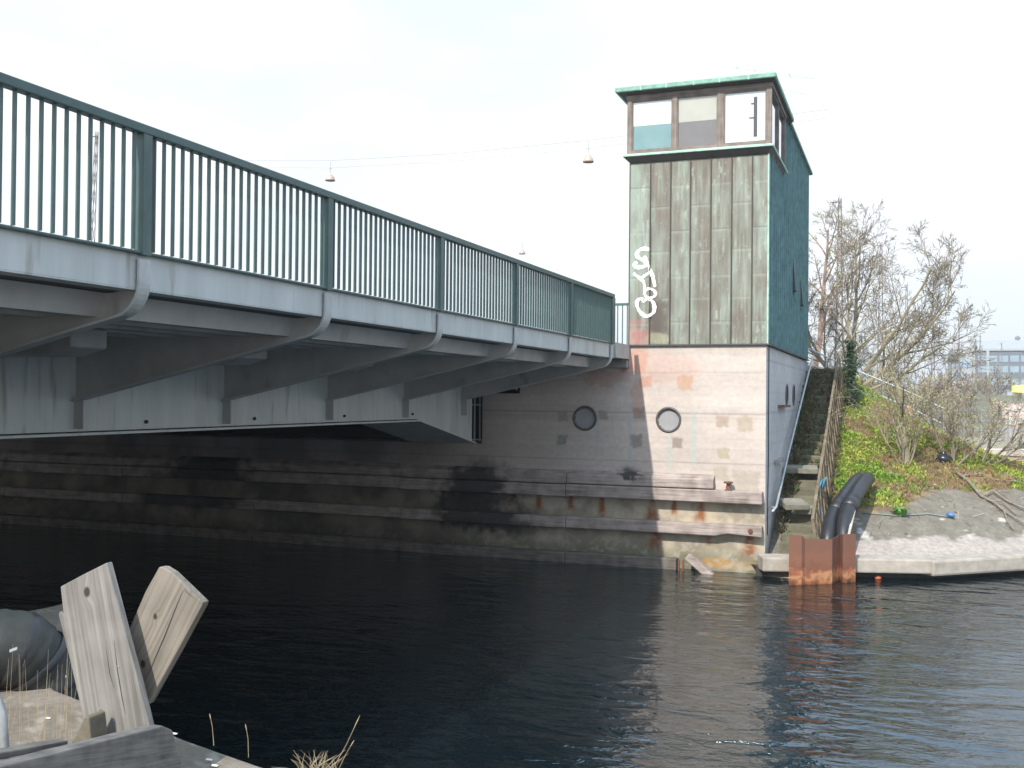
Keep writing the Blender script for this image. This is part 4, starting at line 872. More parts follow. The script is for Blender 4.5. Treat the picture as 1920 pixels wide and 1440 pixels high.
# ground cover
gc = MB(); rg = random.Random(9)
cnt = 0
while cnt < 30000:
    x = rg.uniform(4.2, 10); y = rg.uniform(24, 40); s = float(sdist(x, y)); right = float(sstep(5.6, 6.6, x))
    if s < 2.3+right*.8: cnt += .02; continue
    den = float(fbm(x*1.5, y*1.5, 85)*.6+fbm(x*5, y*5, 86)*.4)
    if rg.random() > (0.2 if den < .46 else min(1, .2+(den-.47)*6)): cnt += .02; continue
    cnt += 1; z = float(ground(x, y)); green = den > .475 or rg.random() < .12
    c = (lambda t_: (.15+.16*t_+rg.uniform(-.02, .03), .28+.08*t_+rg.uniform(-.05, .05), .03+.035*t_))(min(1, max(0, float(fbm(x*1.1, y*1.1, 90)-.35)*3))) if green else (rg.uniform(.22, .34), rg.uniform(.17, .24), rg.uniform(.08, .12))
    for k in range(3):
        a = rg.uniform(0, 6.283); h = rg.uniform(.035, .10) if green else rg.uniform(.04, .15); w_ = rg.uniform(.010, .027) if green else .010; dx, dy = math.cos(a), math.sin(a); ln2 = rg.uniform(.3, 1.2)*h
        p = Vector((x+rg.gauss(0, .04), y+rg.gauss(0, .04), z-.01)); gc.add([p+Vector((-dy*w_*.4, dx*w_*.4, 0)), p+Vector((dy*w_*.4, -dx*w_*.4, 0)), p+Vector((dx*ln2*.5+dy*w_, dy*ln2*.5-dx*w_, h*.8)), p+Vector((dx*ln2, dy*ln2, h)), p+Vector((dx*ln2*.5-dy*w_, dy*ln2*.5+dx*w_, h*.8))], [(0, 1, 2, 3, 4)], c)
o = gc.build('ground_cover', M['leaf_paint']); o['kind'] = 'stuff'; o['label'] = 'green weeds and dry grass covering the sunny bank'; o['category'] = 'ground cover'
wd = MB(); q = on_ground(1688, 968)
for i in range(60):
    a = random.uniform(0, 6.283); h = random.uniform(.08, .22); d_ = Vector((math.cos(a), math.sin(a), 0)); p = Vector(q)+d_*random.uniform(0, .10); wd.add([p, p+d_*h*.5+Vector((-d_.y*.03, d_.x*.03, h)), p+d_*h+Vector((0, 0, h*.9)), p+d_*h*.5+Vector((d_.y*.03, -d_.x*.03, h))], [(0, 1, 2, 3)], (.08, .22, .03))
tag(wd.build('weed', M['leaf_paint']), 'single green weed growing on the bare concrete slope by the rope', 'weed')
lt2 = MB(); rg = random.Random(88)
for i in range(420):
    x = rg.uniform(4.7, 9.3); y = rg.uniform(23.5, 31); sd = float(sdist(x, y))
    if not 1.0 < sd < 3.4 or rg.random() > .25+.4*(sd-1): continue
    z = float(ground(x, y)); k = rg.uniform(.012, .05); a = rg.uniform(0, 3.14); c_ = rg.choice(((.30, .27, .22), (.16, .12, .08), (.10, .08, .05), (.42, .39, .34), (.22, .15, .08)))
    if rg.random() < .45: p = Vector((x, y, z+.008)); d = Vector((math.cos(a), math.sin(a)*.9, math.sin(a)*.4))*k*5; lt2.tube([p-d, p+Vector((.01, 0, .01)), p+d], .006, 3, True, c_)
    else: p = Vector((x, y, z)); lt2.add([p+Vector(d)*k for d in ((1, .2, 0), (-.9, .3, .1), (0, 1, .1), (.1, -1, 0), (0, 0, .7), (.1, 0, -.8))], [(0, 2, 4), (2, 1, 4), (1, 3, 4), (3, 0, 4), (2, 0, 5), (1, 2, 5), (3, 1, 5), (0, 3, 5)], c_)
o = lt2.build('slope_litter', M['leaf_paint']); o['kind'] = 'stuff'; o['label'] = 'stones and dead twigs scattered on the dirty concrete slope'; o['category'] = 'litter'
# fallen branch, sack, bag
fb = thing('fallen_branch', 'fallen bare branch lying down the slope at the right edge', 'branch', tuple(on_ground(1795, 895)))
FB = MB()
for pl_, r in (([(1790, 888), (1815, 910), (1840, 935), (1865, 952), (1885, 965), (1920, 990), (1950, 1010)], .045), ([(1840, 935), (1862, 930), (1890, 945), (1925, 965), (1960, 985)], .035), ([(1865, 952), (1880, 962), (1890, 985), (1900, 1000)], .022), ([(1800, 897), (1840, 897), (1870, 905), (1910, 912), (1950, 925)], .022), ([(1885, 985), (1900, 1000), (1915, 1005)], .012), ([(1850, 942), (1880, 950), (1905, 970), (1930, 975)], .02)):
    FB.tube([on_ground(x, y, .06+.06*(i % 2)) for i, (x, y) in enumerate(pl_)], [r*(1-.12*i) for i in range(len(pl_))], 6)
FB.build('limb', M['bark'], fb, smooth=True)
q = on_ground(1769, 866); bagm = MB().lathe([(.02, -.10), (.16, -.06), (.20, .02), (.17, .09), (.10, .14), (.06, .18), (.07, .23)], tuple(q+np.array((0, 0, .05))), 14); bagm.v = [(q[0]+(v[0]-q[0])*(.75+.5*float(vnoise(v[2]*9+v[0]*6, v[1]*7, 3))), q[1]+(v[1]-q[1])*(.75+.5*float(vnoise(v[1]*6, v[2]*9, 5))), v[2]) for v in bagm.v]
tag(bagm.build('rubbish_bag', M['bag'], None, smooth=True), 'black plastic bag lying among the shrubs', 'bag')
c = dep(30.5, 1704, 777); bb = MB(); bb.lathe([(.05, .26), (.09, .18), (.13, 0), (.12, -.16), (.06, -.24)], tuple(c), 10); tag(bb.build('hanging_sack', mat('tan_sack', (.42, .27, .19), .9), None, smooth=True), 'tan sack hanging in the branches of the willow shrub', 'sack')
# galvanised handrail down the crest
gh = thing('crest_handrail', 'galvanised two-rail handrail running down the crest of the bank', 'handrail', (4.5, 34, 4)); HA = [dep(33.5, 1500, 646), dep(33.0, 1600, 692), dep(32, 1713, 739), dep(31.5, 1769, 766)]
lo_ = np.array((0, 0, .48))
MB().tube(HA, .024, 6).build('rail', M['galv'], gh); MB().tube([p-lo_ for p in HA], .020, 6).build('rail', M['galv'], gh)
for i in range(7): t_ = i/6*3; k_ = min(2, int(t_)); p = HA[k_]*(1-(t_-k_))+HA[k_+1]*(t_-k_); MB().tube([p, p-np.array((0, 0, 1.4))], .022, 6).build('post', M['galv'], gh)
wf = thing('wire_fence', 'low grey two-wire fence behind the shrubs at the right', 'fence', tuple(HA[-1]-np.array((0, 0, 1)))); WA = [HA[-1]+np.array((.05, 0, -.05)), dep(33, 1840, 770), dep(34, 1940, 771)]
for k_, dz in enumerate((0, .32, .64)): MB().tube([p-np.array((0, 0, dz)) for p in WA], .012, 5).build('wire', M['galv'], wf)
for t_ in (0, .5, 1, 1.5, 2): k_ = min(1, int(t_)); p = WA[k_]*(1-(t_-k_))+WA[k_+1]*(t_-k_); MB().tube([p+np.array((0, 0, .05)), p-np.array((0, 0, 1.6))], .02, 6).build('post', M['galv'], wf)

# ------------------------------------------------------------------ road beyond, masts, lamps
o = MB().add([(-26.6, 33.01, 4.84), (2.9, 33.01, 4.84), (3.6, 60, 4.84), (7, 110, 4.84), (14, 170, 4.84), (24, 230, 4.84), (36, 290, 4.84), (0, 300, 4.84), (-26.6, 120, 4.84)], [tuple(range(9))]).build('road', M['asphalt']); o['kind'] = 'structure'
o = MB().add([(2.9, 33.01, 4.83), (3.6, 60, 4.83), (7, 110, 4.83), (14, 170, 4.83), (24, 230, 4.83), (36, 290, 4.83), (42, 290, -.5), (30, 230, -.5), (20, 170, -.5), (13, 110, -.5), (10, 60, -.5), (9, 45, -.5)], [(0, 1, 10, 11), (1, 2, 9, 10), (2, 3, 8, 9), (3, 4, 7, 8), (4, 5, 6, 7)]).build('road_bank', M['far_land']); o['kind'] = 'structure'
def lattice(H, w0, w1, t_=.03):
    c0 = MB(); n = max(6, int(H/.8)); cs = ((-1, -1), (1, -1), (1, 1), (-1, 1))
    for sx_, sy_ in cs: c0.tube([(sx_*w0, sy_*w0, 0), (sx_*w1, sy_*w1, H)], t_, 4)
    c1 = MB()
    for i in range(n):
        z0, z1 = H*i/n, H*(i+1)/n; a, b_ = w0+(w1-w0)*i/n, w0+(w1-w0)*(i+1)/n
        for k_ in range(4):
            p, q = cs[k_], cs[(k_+1) % 4]
            if i % 2: p, q = q, p
            c1.tube([(p[0]*a, p[1]*a, z0), (q[0]*b_, q[1]*b_, z1)], t_*.55, 3)
    return c0, c1
mg = 'lattice masts along the road'
mast = thing('lattice_mast', 'tall lattice mast rising behind the big bare tree', 'mast', (0, 0, 0), mg)
c0, c1 = lattice(10.4, .22, .06); c0.tube([(-.5, 0, 10.2), (.06, 0, 10.2)], .03, 4); c0.build('legs', M['lattice'], mast); c1.build('bracing', M['lattice'], mast)
ML = [(58, 1575, 372, 'tallest lattice mast rising behind the big bare tree'), (78, 1652, 455, 'lattice mast showing through the twigs on the right of the big tree'), (102, 1700, 535, 'lattice mast standing just beyond the arching right branch of the big tree'), (127, 1750, 577, 'lattice mast rising free of the twigs left of the office block'), (154, 1798, 607, 'lattice mast at the left end of the office block'), (180, 1838, 628, 'lattice mast in front of the middle of the office block'), (208, 1878, 643, 'small lattice mast near the right border before the office block')]
for i, (d, px, py, lab) in enumerate(ML):
    o = mast if i == 0 else copy_tree(mast); p = dep(d, px, py); o.location = (p[0], p[1], p[2]-10.4); o['label'] = lab
o = copy_tree(mast); p = dep(44, 166, 248); o.location = (p[0], p[1], p[2]-10.4); o.rotation_euler = (0, math.radians(2.5), 0); o.scale = (.65, .65, 1); o['label'] = 'leaning lattice mast seen through the bridge railing at the left'
lg = 'street lamps hung on wires over the bridge road'
lamp = thing('street_lamp', 'hanging street lamp with dome shade, nearest to the tower', 'street lamp', (0, 0, 0), lg)
MB().lathe([(.03, .30), (.07, .28), (.12, .22), (.19, .12), (.235, 0), (.24, -.05), (.22, -.055), (.20, -.03)], (0, 0, 0), 24).build('lamp_shade', M['lamp_shell'], lamp, smooth=True)
b = MB(); b.tube([(0, 0, .28), (0, 0, .85)], .02, 6); b.box((-.05, -.03, .52), (.05, .03, .58)); b.build('hanger', M['wire'], lamp)
for i, (px, py, Y, lab) in enumerate(((1103, 302, 42.7, 'hanging dome street lamp nearest the copper tower'), (619, 337, 42.7, 'hanging dome street lamp above the railing at the left of the sky'), (979, 475, 68, 'small far hanging street lamp just above the handrail'))):
    o = lamp if i == 0 else copy_tree(lamp); q = on('Y', Y, px, py); o.location = tuple(q); o['label'] = lab
b1_, b2_ = on('Y', 42.7, 1103, 268), on('Y', 42.7, 619, 300)
for nm, Y, lab in (('span_wire', 42.7, 'nearer pale span wire carrying the two larger lamps'), ('span_wire', 68, 'farther pale span wire carrying the small lamp')):
    b = MB()
    if Y < 50: P_ = [(2.9, Y, 15.3), (-3, Y, 15.0), (b1_[0], Y, 14.85), (-13.4, Y, 14.75), (b2_[0], Y, 14.9), (-26.6, Y, 15.4)]
    else: P_ = [(2.9, Y, 15.3), (-7, Y, 14.9), (-13, Y, 14.8), (-19.4, Y, 14.85), (-26.6, Y, 15.3)]
    b.tube(P_, .010, 4); b.tube([(p[0], p[1], p[2]-.35) for p in P_], .008, 4); tag(b.build(nm, M['wire']), lab, 'wire')

# ------------------------------------------------------------------ far side of the second basin
bw = mat('far_brick', (.40, .20, .16), .9, var=.3, vscale=3)
mB, tB, pB = newmat('red_brick_wall'); bt = tB.nodes.new('ShaderNodeTexBrick'); tcB = tB.nodes.new('ShaderNodeTexCoord'); mpB = tB.nodes.new('ShaderNodeMapping'); mpB.inputs['Rotation'].default_value = (math.radians(90), 0, 0)
tB.links.new(tcB.outputs['Object'], mpB.inputs[0]); tB.links.new(mpB.outputs[0], bt.inputs['Vector']); bt.inputs['Scale'].default_value = 4; bt.inputs['Color1'].default_value = (.36, .19, .15, 1); bt.inputs['Color2'].default_value = (.46, .30, .25, 1); bt.inputs['Mortar'].default_value = (.5, .44, .38, 1); bt.inputs['Mortar Size'].default_value = .03
tB.links.new(bt.outputs[0], pB.inputs['Base Color']); pB.inputs['Roughness'].default_value = .9
qb = thing('brick_quay', 'old red brick quay wall with pale coping beyond the bank at the right', 'quay wall', (12, 54, 0))
MB().box((8.4, 54, -1), (40, 54.5, 1.15)).build('brick_face', mB, qb); MB().box((8.3, 53.9, 1.152), (40, 55.2, 1.45)).build('coping', mat('coping_stone', (.45, .40, .34), .9, var=.2), qb, bevel=.04); MB().box((8.42, 53.80, -1), (40, 53.998, .35)).build('footing', mat('pale_footing', (.5, .42, .36), .9, var=.2), qb, bevel=.04)
MB().box((8.38, 53.93, .2), (9.6, 53.999, 1.15)).build('mortar_patch', mat('pale_mortar', (.52, .45, .39), .9, var=.2), qb)
o = MB().box((9, 54.51, -1), (60, 74, 1.30)).build('basin_quay', mat('dry_quay', (.25, .22, .15), .95, var=.2)); o['kind'] = 'structure'
o = MB().add([(-400, 196, 2.5), (600, 196, 2.5), (900, 1800, 3.2), (-900, 1800, 3.2), (-400, 186, -.5), (600, 186, -.5)], [(0, 1, 2, 3), (4, 5, 1, 0)]).build('far_shore', M['far_land']); o['kind'] = 'structure'
rb = MB(); rg = random.Random(31)
for i in range(1500):
    x = rg.uniform(14, 50); t_ = rg.random(); y = 176+t_*20; z = -.2+t_*3.2+rg.uniform(-.2, .3); r = rg.uniform(.25, .75)
    p = Vector((x, y, z)); ds = [Vector((rg.uniform(.7, 1.2)*a, rg.uniform(.7, 1.2)*b_, rg.uniform(.5, .9)*c_)) for a, b_, c_ in ((1, 0, 0), (-1, 0, 0), (0, 1, 0), (0, -1, 0), (0, 0, 1), (0, 0, -1))]
    rb.add([p+d*r for d in ds], [(0, 2, 4), (2, 1, 4), (1, 3, 4), (3, 0, 4), (2, 0, 5), (1, 2, 5), (3, 1, 5), (0, 3, 5)])
o = rb.build('rubble_bank', M['stone']); o['kind'] = 'stuff'; o['label'] = 'pale rubble stones banked up along the far basin shore'; o['category'] = 'rubble'
# yellow hull
yb = thing('yellow_boat', 'yellow hull lying on top of the far rubble bank', 'boat', tuple(dep(186, 1912, 738))); a = dep(186, 1897, 732)
b = MB(); n = 10; vs = []
for i in range(n):
    t_ = i/(n-1); wd_ = .9*math.sin(math.pi*min(1, .15+t_*.85))**.6; x = a[0]+7*t_; zz_ = a[2]-.6+.25*(1-t_)
    for k_ in range(7): an_ = math.pi*k_/6; vs.append((x, a[1]+wd_*math.cos(an_), zz_+1.5*math.sin(an_)*(0.55+.45*math.sin(math.pi*min(1, .2+t_*.8)))))
b.add(vs, [(i*7+k_, i*7+k_+1, (i+1)*7+k_+1, (i+1)*7+k_) for i in range(n-1) for k_ in range(6)]+[tuple(range(7)), tuple(range(7*n-7, 7*n))]); b.build('hull', M['yellow'], yb, smooth=True)
MB().box((a[0]-.8, a[1]-.6, a[2]-1.0), (a[0]+.1, a[1]+.6, a[2]-.1)).build('trailer_nose', M['far_pale'], yb, bevel=.1)
# office block
ob = thing('office_block', 'long grey office block with window bands across the far basin', 'building', (30, 310, 2.6))
MB().box((17.5, 300, 2.6), (22.5, 330, 17.6)).build('stair_tower', M['far_pale'], ob)
MB().box((22.6, 303, 2.6), (110, 325, 17.0)).build('wing', M['far_wall'], ob); MB().box((22.55, 302.6, 17.01), (110, 326, 17.6)).build('parapet', M['far_pale'], ob)
MB().box((24, 308, 17.61), (38, 320, 20.0)).build('plant_room', mat('blue_grey_plantroom', (.34, .38, .41), .8, bump=0), ob)
for j, z in enumerate((4.2, 7.7, 11.2, 14.0)):
    for i in range(14):
        x = 24+i*2.6
        if i in (5, 6) and j: continue
        MB().box((x, 302.9, z), (x+2.1, 302.99, z+1.7)).build('window', M['far_glass'], ob)
for x in (22.6, 26.0, 44.0): MB().box((x, 302.5, 2.6), (x+.7, 302.88, 17.0)).build('pilaster', M['far_pale'], ob)
MB().box((36.9, 302.6, 2.6), (41.6, 302.95, 15.5)).build('pale_bay', mat('cream_bay', (.55, .50, .45), .8, bump=0), ob)
for j, z in enumerate((5.5, 9.0, 12.5)): MB().box((17.9, 299.9, z), (22.1, 299.99, z+1.8)).build('window', M['far_glass'], ob)
FP = dict(seg=[4, 3, 2], wig=.12, up=.06, tap=.7, lv=3, kids=[9, 7, 4], start=.15, ang=(25, 60), rr=.6, lr=.5, minr=.07, trunk_lv=1)
for i, (px, d, h, lab, mt) in enumerate(((1812, 235, 8.5, 'reddish bare tree at the left of the office front', 'bark_red'), (1850, 240, 8.0, 'dark bare tree before the middle of the office front', 'bark_red'), (1868, 228, 9, 'thin bare tree before the cream bay of the office', 'bark'), (1832, 232, 6, 'low olive bush tree before the office front', 'bark_pale'), (1902, 225, 6.5, 'rounded olive tree before the right of the office front', 'bark_pale'), (1770, 245, 8, 'bare tree left of the pale office stair tower', 'bark_red'), (1742, 230, 8, 'bare tree far left beyond the bank thicket', 'bark_red'))):
    p = dep(d, px, 726); tree('far_tree', lab, 'tree', (p[0], p[1], 2.7), [(rg.uniform(-.15, .15), 0, 1, h*.8, .2), (.35, .2, 1, h*.6, .12), (-.35, .1, 1, h*.6, .12)], FP, mt, 60+i, 'trees before the office block', buds=500, budsize=.22, budmat='bud' if mt == 'bark_pale' else 'bud')
for i, (x0, x1, lab) in enumerate(((1890, 1908, 'left of the two slanting crane jibs above the office roof'), (1905, 1926, 'right of the two slanting crane jibs at the right border'))):
    cr_ = thing('harbour_crane', lab, 'crane', tuple(dep(600, x0, 735)), 'harbour cranes behind the office'); b = MB(); p, q = dep(600, x0, 668), dep(600, x1, 634); b.beam(p, q, 1.0, 1.0); b.beam(dep(601, x0+8, 672), q, .5, .5); b.build('jib', mat('blue_grey_crane', (.35, .40, .48), .7, bump=0), cr_)
    MB().box((p[0]-1.5, p[1]-1.5, 2.7), (p[0]+1.5, p[1]+1.5, p[2])).build('crane_tower', mat('grey_crane_tower', (.35, .38, .44), .7, bump=0), cr_); MB().lathe([(.1, -1.5), (1.4, -.6), (1.5, .5), (.1, 1.5)], tuple(q), 8).build('jib_head', M['far_wall'], cr_)

# ------------------------------------------------------------------ foreground
TR = thing('timber_trestle', 'broken timber trestle with two crossing upright boards on the quay edge', 'trestle', (2.7, 3.5, QZ))
def board(pl, Y, th, mtl, name='upright_board', yaw=0):
    pts = [on('Y', Y, *p) for p in pl]; c = sum(pts)/len(pts); R3 = Matrix.Rotation(yaw, 3, 'Z')
    P_ = [Vector(c)+R3 @ Vector(p-c) for p in pts]
    return MB().prism(P_, R3 @ Vector((0, th, 0))).build(name, mtl, TR, bevel=.004)
def knotty(name, c1, c2, knots, mtxt=(0, 0, 0)):
    """board wood with grain bending round knots; tilt in degrees is the board's lean"""
    m, t, p = newmat(name); N, L = t.nodes.new, t.links.new
    tc = N('ShaderNodeTexCoord'); mp = N('ShaderNodeMapping'); mp.inputs['Rotation'].default_value = (0, math.radians(mtxt[0]), 0); L(tc.outputs['Object'], mp.inputs[0])
    n3 = N('ShaderNodeTexNoise'); n3.inputs['Scale'].default_value = 5; n3.inputs['Detail'].default_value = 5; L(tc.outputs['Object'], n3.inputs['Vector'])
    vec = mp.outputs[0]; kmask = None
    for (kx, kz, r) in knots:
        ds = N('ShaderNodeVectorMath'); ds.operation = 'DISTANCE'
        sc = N('ShaderNodeVectorMath'); sc.operation = 'MULTIPLY'; sc.inputs[1].default_value = (1, 0, .75); L(tc.outputs['Object'], sc.inputs[0])
        L(sc.outputs[0], ds.inputs[0]); ds.inputs[1].default_value = (kx, 0, kz*.75)
        mr = N('ShaderNodeMapRange'); mr.interpolation_type = 'SMOOTHSTEP'; mr.inputs['From Min'].default_value = 0; mr.inputs['From Max'].default_value = r*3.2; mr.inputs['To Min'].default_value = 1; mr.inputs['To Max'].default_value = 0; L(ds.outputs['Value'], mr.inputs['Value'])
        kk = N('ShaderNodeMapRange'); kk.interpolation_type = 'SMOOTHSTEP'; kk.inputs['From Min'].default_value = r*.55; kk.inputs['From Max'].default_value = r*1.15; kk.inputs['To Min'].default_value = 1; kk.inputs['To Max'].default_value = 0; L(ds.outputs['Value'], kk.inputs['Value'])
        pu = N('ShaderNodeVectorMath'); pu.operation = 'SCALE'; cv = N('ShaderNodeCombineXYZ'); L(mr.outputs[0], cv.inputs[0]); L(cv.outputs[0], pu.inputs[0]); pu.inputs['Scale'].default_value = r*1.3
        av = N('ShaderNodeVectorMath'); av.operation = 'ADD'; L(vec, av.inputs[0]); L(pu.outputs[0], av.inputs[1]); vec = av.outputs[0]
        if kmask is None: kmask = kk.outputs[0]
        else: mxn = N('ShaderNodeMath'); mxn.operation = 'MAXIMUM'; L(kmask, mxn.inputs[0]); L(kk.outputs[0], mxn.inputs[1]); kmask = mxn.outputs[0]
    st_ = N('ShaderNodeMapping'); st_.inputs['Scale'].default_value = (60, 60, 1.5); L(vec, st_.inputs[0])
    n1 = N('ShaderNodeTexNoise'); n1.inputs['Scale'].default_value = 1; n1.inputs['Detail'].default_value = 8; n1.inputs['Roughness'].default_value = .6; L(st_.outputs[0], n1.inputs['Vector'])
    wv = N('ShaderNodeMapping'); wv.inputs['Scale'].default_value = (22, 22, .8); L(vec, wv.inputs[0]); n2 = N('ShaderNodeTexNoise'); n2.inputs['Scale'].default_value = 1; n2.inputs['Detail'].default_value = 3; L(wv.outputs[0], n2.inputs['Vector'])
    s1 = N('ShaderNodeMath'); s1.operation = 'MULTIPLY_ADD'; s1.inputs[1].default_value = .45; L(n1.outputs['Fac'], s1.inputs[0]); s2 = N('ShaderNodeMath'); s2.operation = 'MULTIPLY_ADD'; s2.inputs[1].default_value = .3; L(n2.outputs['Fac'], s2.inputs[0]); s3 = N('ShaderNodeMath'); s3.operation = 'MULTIPLY'; s3.inputs[1].default_value = .25; L(n3.outputs['Fac'], s3.inputs[0])
    L(s3.outputs[0], s2.inputs[2]); L(s2.outputs[0], s1.inputs[2])
    rp = N('ShaderNodeValToRGB'); rp.color_ramp.elements[0].position = .38; rp.color_ramp.elements[1].position = .60; rp.color_ramp.elements[0].color = (*c1, 1); rp.color_ramp.elements[1].color = (*c2, 1); L(s1.outputs[0], rp.inputs[0])
    mx = N('ShaderNodeMix'); mx.data_type = 'RGBA'; L(rp.outputs[0], mx.inputs['A']); mx.inputs['B'].default_value = (c1[0]*.42, c1[1]*.38, c1[2]*.33, 1)
    if kmask is not None: L(kmask, mx.inputs['Factor'])
    else: mx.inputs['Factor'].default_value = 0
    L(mx.outputs['Result'], p.inputs['Base Color']); p.inputs['Roughness'].default_value = .85; p.inputs['Specular IOR Level'].default_value = .2
    b = N('ShaderNodeBump'); b.inputs['Strength'].default_value = .5; b.inputs['Distance'].default_value = .003; L(n1.outputs['Fac'], b.inputs['Height']); L(b.outputs[0], p.inputs['Normal'])
    return m
def kn(Y, px, py): q = on('Y', Y, px, py); return (q[0]-2.7, q[2]-QZ)
k1 = kn(3.6, 163, 1110); k2 = kn(3.72, 291, 1156); k3 = kn(3.72, 268, 1245)
m1 = knotty('silver_board_wood', (.13, .125, .116), (.285, .275, .258), [(*k1, .02)], (13,)); m2 = knotty('tan_board_wood', (.115, .102, .084), (.245, .222, .19), [(*k2, .012), (*k3, .016)], (-29,))
board([(113, 1100), (158, 1076), (200, 1055), (238, 1200), (262, 1290), (290, 1405), (168, 1405), (150, 1320), (130, 1235), (109, 1152), (112, 1146), (119, 1151), (117, 1136)], 3.6, .035, m1)
board([(298, 1063), (306, 1064), (322, 1074), (346, 1097), (380, 1130), (378, 1137), (330, 1226), (276, 1322), (252, 1300), (238, 1200), (240, 1184), (272, 1110)], 3.72, .045, m2)
MB().prism([on('X', 2.85, -220, 1496), on('X', 2.85, 0, 1438), on('X', 2.85, 306, 1361), on('X', 2.85, 324, 1369), on('X', 2.85, 352, 1470), on('X', 2.85, -220, 1600)], (-.075, 0, 0)).build('beam', M['beam'], TR, bevel=.006)
MB().prism([on('X', 2.48, -200, 1446), on('X', 2.48, 0, 1411), on('X', 2.48, 128, 1388), on('X', 2.48, 128, 1400), on('X', 2.48, 0, 1425), on('X', 2.48, -200, 1470)], (-.07, 0, 0)).build('beam', M['beam'], TR, bevel=.006)
a = on('Y', 3.45, 128, 1380); MB().prism([on('Y', 3.45, *p) for p in ((133, 1388), (142, 1380), (153, 1355), (159, 1342), (166, 1346), (172, 1405), (134, 1410))], (0, .10, 0)).build('spacer_block', mat('ochre_block', (.13, .115, .085), .9, var=.25, vscale=12), TR, bevel=.006)
for Y_, pl_, w_ in ((3.6, [(214, 1200), (221, 1260), (230, 1312), (236, 1340)], .0016), (3.6, [(199, 1215), (206, 1262), (214, 1290)], .0012), (3.72, [(343, 1108), (326, 1150), (306, 1200), (292, 1232), (280, 1262)], .0022), (3.72, [(345, 1104), (352, 1112), (364, 1122)], .002)):
    P_ = [on('Y', Y_, *p) for p in pl_]; n_ = len(P_); ck = MB()
    L_ = [p+np.array((-w_*(.3+math.sin(math.pi*i/(n_-1))), -.0012, 0)) for i, p in enumerate(P_)]; Rr = [p+np.array((w_*(.3+math.sin(math.pi*i/(n_-1))), -.0012, 0)) for i, p in enumerate(P_)]
    ck.add(L_+Rr, [(i, i+1, n_+i+1, n_+i) for i in range(n_-1)]); ck.build('split', M['dark_void'], TR)
nl = MB()
for px, py in ((213, 1352), (222, 1250), (187, 1329)): q = on('Y', 3.597, px, py); nl.lathe([(.004, 0), (.004, .004)], tuple(q), 6, 'Y')
nl.build('nail', M['galv'], TR)
# big black pipe bending over the quay edge
bp_ = thing('rubber_hose', 'thick black rubber dredging hose bending over the quay edge', 'hose', tuple(dep(5.3, 20, 1250)))
ctr = [dep(5.6, -230, 1300), dep(5.85, -110, 1236), dep(6.0, 0, 1213), dep(6.1, 55, 1238), dep(6.2, 94, 1298), dep(6.3, 114, 1375), dep(6.35, 122, 1480), dep(6.4, 124, 1640)]
S = []
for i in range(len(ctr)-1):
    p_1, p0, p1, p2 = [ctr[max(0, min(len(ctr)-1, j))] for j in (i-1, i, i+1, i+2)]
    for u in np.linspace(0, 1, 10, endpoint=False): S.append(.5*((2*p0)+(-p_1+p1)*u+(2*p_1-5*p0+4*p1-p2)*u**2+(-p_1+3*p0-3*p1+p2)*u**3))
MB().tube(S, [.222+.007*math.sin(i*.55)+.010*(i % 8 == 0)+.004*math.sin(i*2.3) for i in range(len(S))], 28).build('hose_body', mat('dull_black_rubber', (.028, .032, .030), .7, var=.5, vscale=5, bump=.25, bscale=25), bp_, smooth=True)
for i_ in (24, 31, 37, 45): MB().tube([S[i_-1], S[i_], S[i_+1]], [.226, .236, .226], 28, False).build('hose_band', M['black_pipe'], bp_, smooth=True)
for px, py, d in ((25, 1218, 5.76), (118, 1271, 6.04)):
    c = Vector(dep(d, px, py)); n_ = (Vector(CAM)-c).normalized(); x_ = n_.cross(Vector((0, 0, 1))).normalized(); y_ = x_.cross(n_); x2 = x_*.95-y_*.3; MB().prism([c-x2*.02-y_*.008, c+x2*.02-y_*.008, c+x2*.02+y_*.008, c-x2*.02+y_*.008], n_*.004).build('pale_tag', M['far_pale'], bp_)
# bent metal tube at the left edge
b = MB(); b.tube([dep(4.3, -60, 1250), dep(4.3, -14, 1290), dep(4.3, 4, 1340), dep(4.3, 8, 1400), dep(4.3, 8, 1430)], .020, 12); tag(b.build('bent_tube', M['galv'], None, smooth=True), 'bent grey metal tube at the left edge of the quay', 'tube')
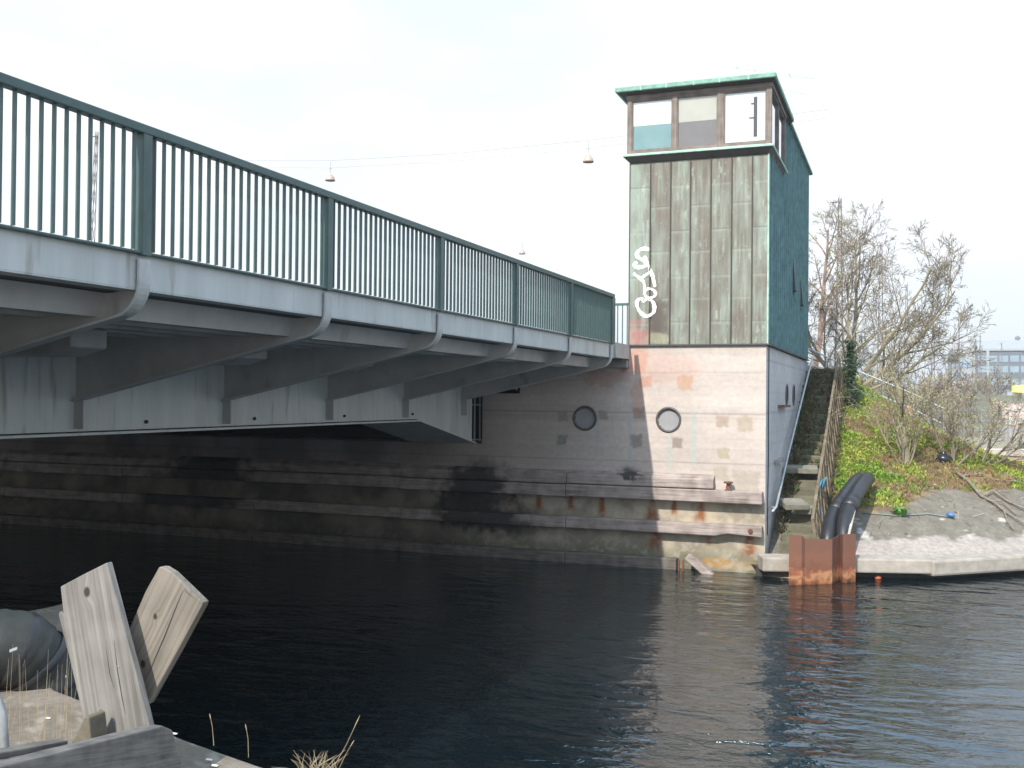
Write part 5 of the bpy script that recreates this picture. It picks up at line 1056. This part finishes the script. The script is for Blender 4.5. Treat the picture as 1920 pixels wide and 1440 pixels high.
# dry stalks
def stalk(pl, d0, lab, r=.0013):
    b = MB(); P_ = [dep(d0, *p) for p in pl]; b.tube(P_, [r*(1-.5*i/len(P_)) for i in range(len(P_))], 5); e_ = P_[-1]; dd = P_[-1]-P_[-2]; b.tube([e_-dd*.45, e_-dd*.2, e_], [r*1.0, r*1.9, r*.6], 5); tag(b.build('grass_stalk', M['straw']), lab, 'grass stalk', 'dry grass stalks along the quay edge')
stalk([(401, 1398), (398, 1362), (393, 1338)], 4.55, 'short dry grass stalk nearest the boards'); stalk([(466, 1420), (465, 1384), (460, 1357)], 4.5, 'short dry grass stalk in the middle of the quay edge'); stalk([(622, 1445), (650, 1395), (675, 1341)], 4.3, 'long slanting dry grass stalk at the right of the quay edge'); stalk([(634, 1445), (648, 1415), (664, 1388)], 4.3, 'thin dry grass stalk beside the long slanting one')
tf = MB(); rg = random.Random(5)
for i in range(46):
    px = rg.gauss(592, 16); p0 = dep(4.35, px, 1452); p1 = dep(4.35+rg.uniform(-.1, .1), px+rg.gauss(0, 20), 1452-rg.uniform(12, 48)); tf.tube([p0, (p0+p1)/2+np.array((0, 0, .01)), p1], [.0015, .0012, .0005], 4)
tag(tf.build('grass_tuft', M['straw']), 'dry grass tuft at the bottom of the quay edge', 'grass tuft')
dg = MB()
for i in range(26):
    px = rg.uniform(0, 140); y0_ = 1335+rg.uniform(-15, 10); d0 = rg.uniform(4.55, 4.85); p0 = dep(d0, px, y0_); p0[2] = QZ; p1 = dep(d0+rg.uniform(-.05, .05), px+rg.gauss(8, 16), y0_-rg.uniform(20, 130)); dg.tube([p0, (p0+p1)/2, p1], [.0011, .0009, .0004], 3)
o = dg.build('dry_grass', M['straw']); o['kind'] = 'stuff'; o['label'] = 'sparse dry grass stalks growing before the black hose'; o['category'] = 'dry grass'
fr_ = MB()
for px, py in ((403, 1436), (392, 1425), (327, 1376), (90, 1347)):
    q = on('Z', QZ+.006, px, py); fr_ = MB().box((q[0]-.015, q[1]-.006, q[2]), (q[0]+.015, q[1]+.006, q[2]+.004)); tag(fr_.build('paper_scrap', M['white_spray']), 'tiny white scrap of litter on the gritty quay', 'litter', 'white scraps on the quay')

# ------------------------------------------------------------------ air
hz, ht_, hp = newmat('haze_air'); ht_.nodes.remove(hp); hv = ht_.nodes.new('ShaderNodeVolumePrincipled'); hv.inputs['Density'].default_value = HAZE; hv.inputs['Color'].default_value = (.86, .93, 1, 1); hv.inputs['Anisotropy'].default_value = .2
ht_.links.new(hv.outputs[0], ht_.nodes['Material Output'].inputs['Volume'])
o = MB().box((-1520, -70, -4), (1520, 2520, 40)).build('haze', hz); o['kind'] = 'stuff'; o['label'] = 'pale thin haze in the air over the harbour'; o['category'] = 'haze'
SC.cycles.volume_bounces = 0
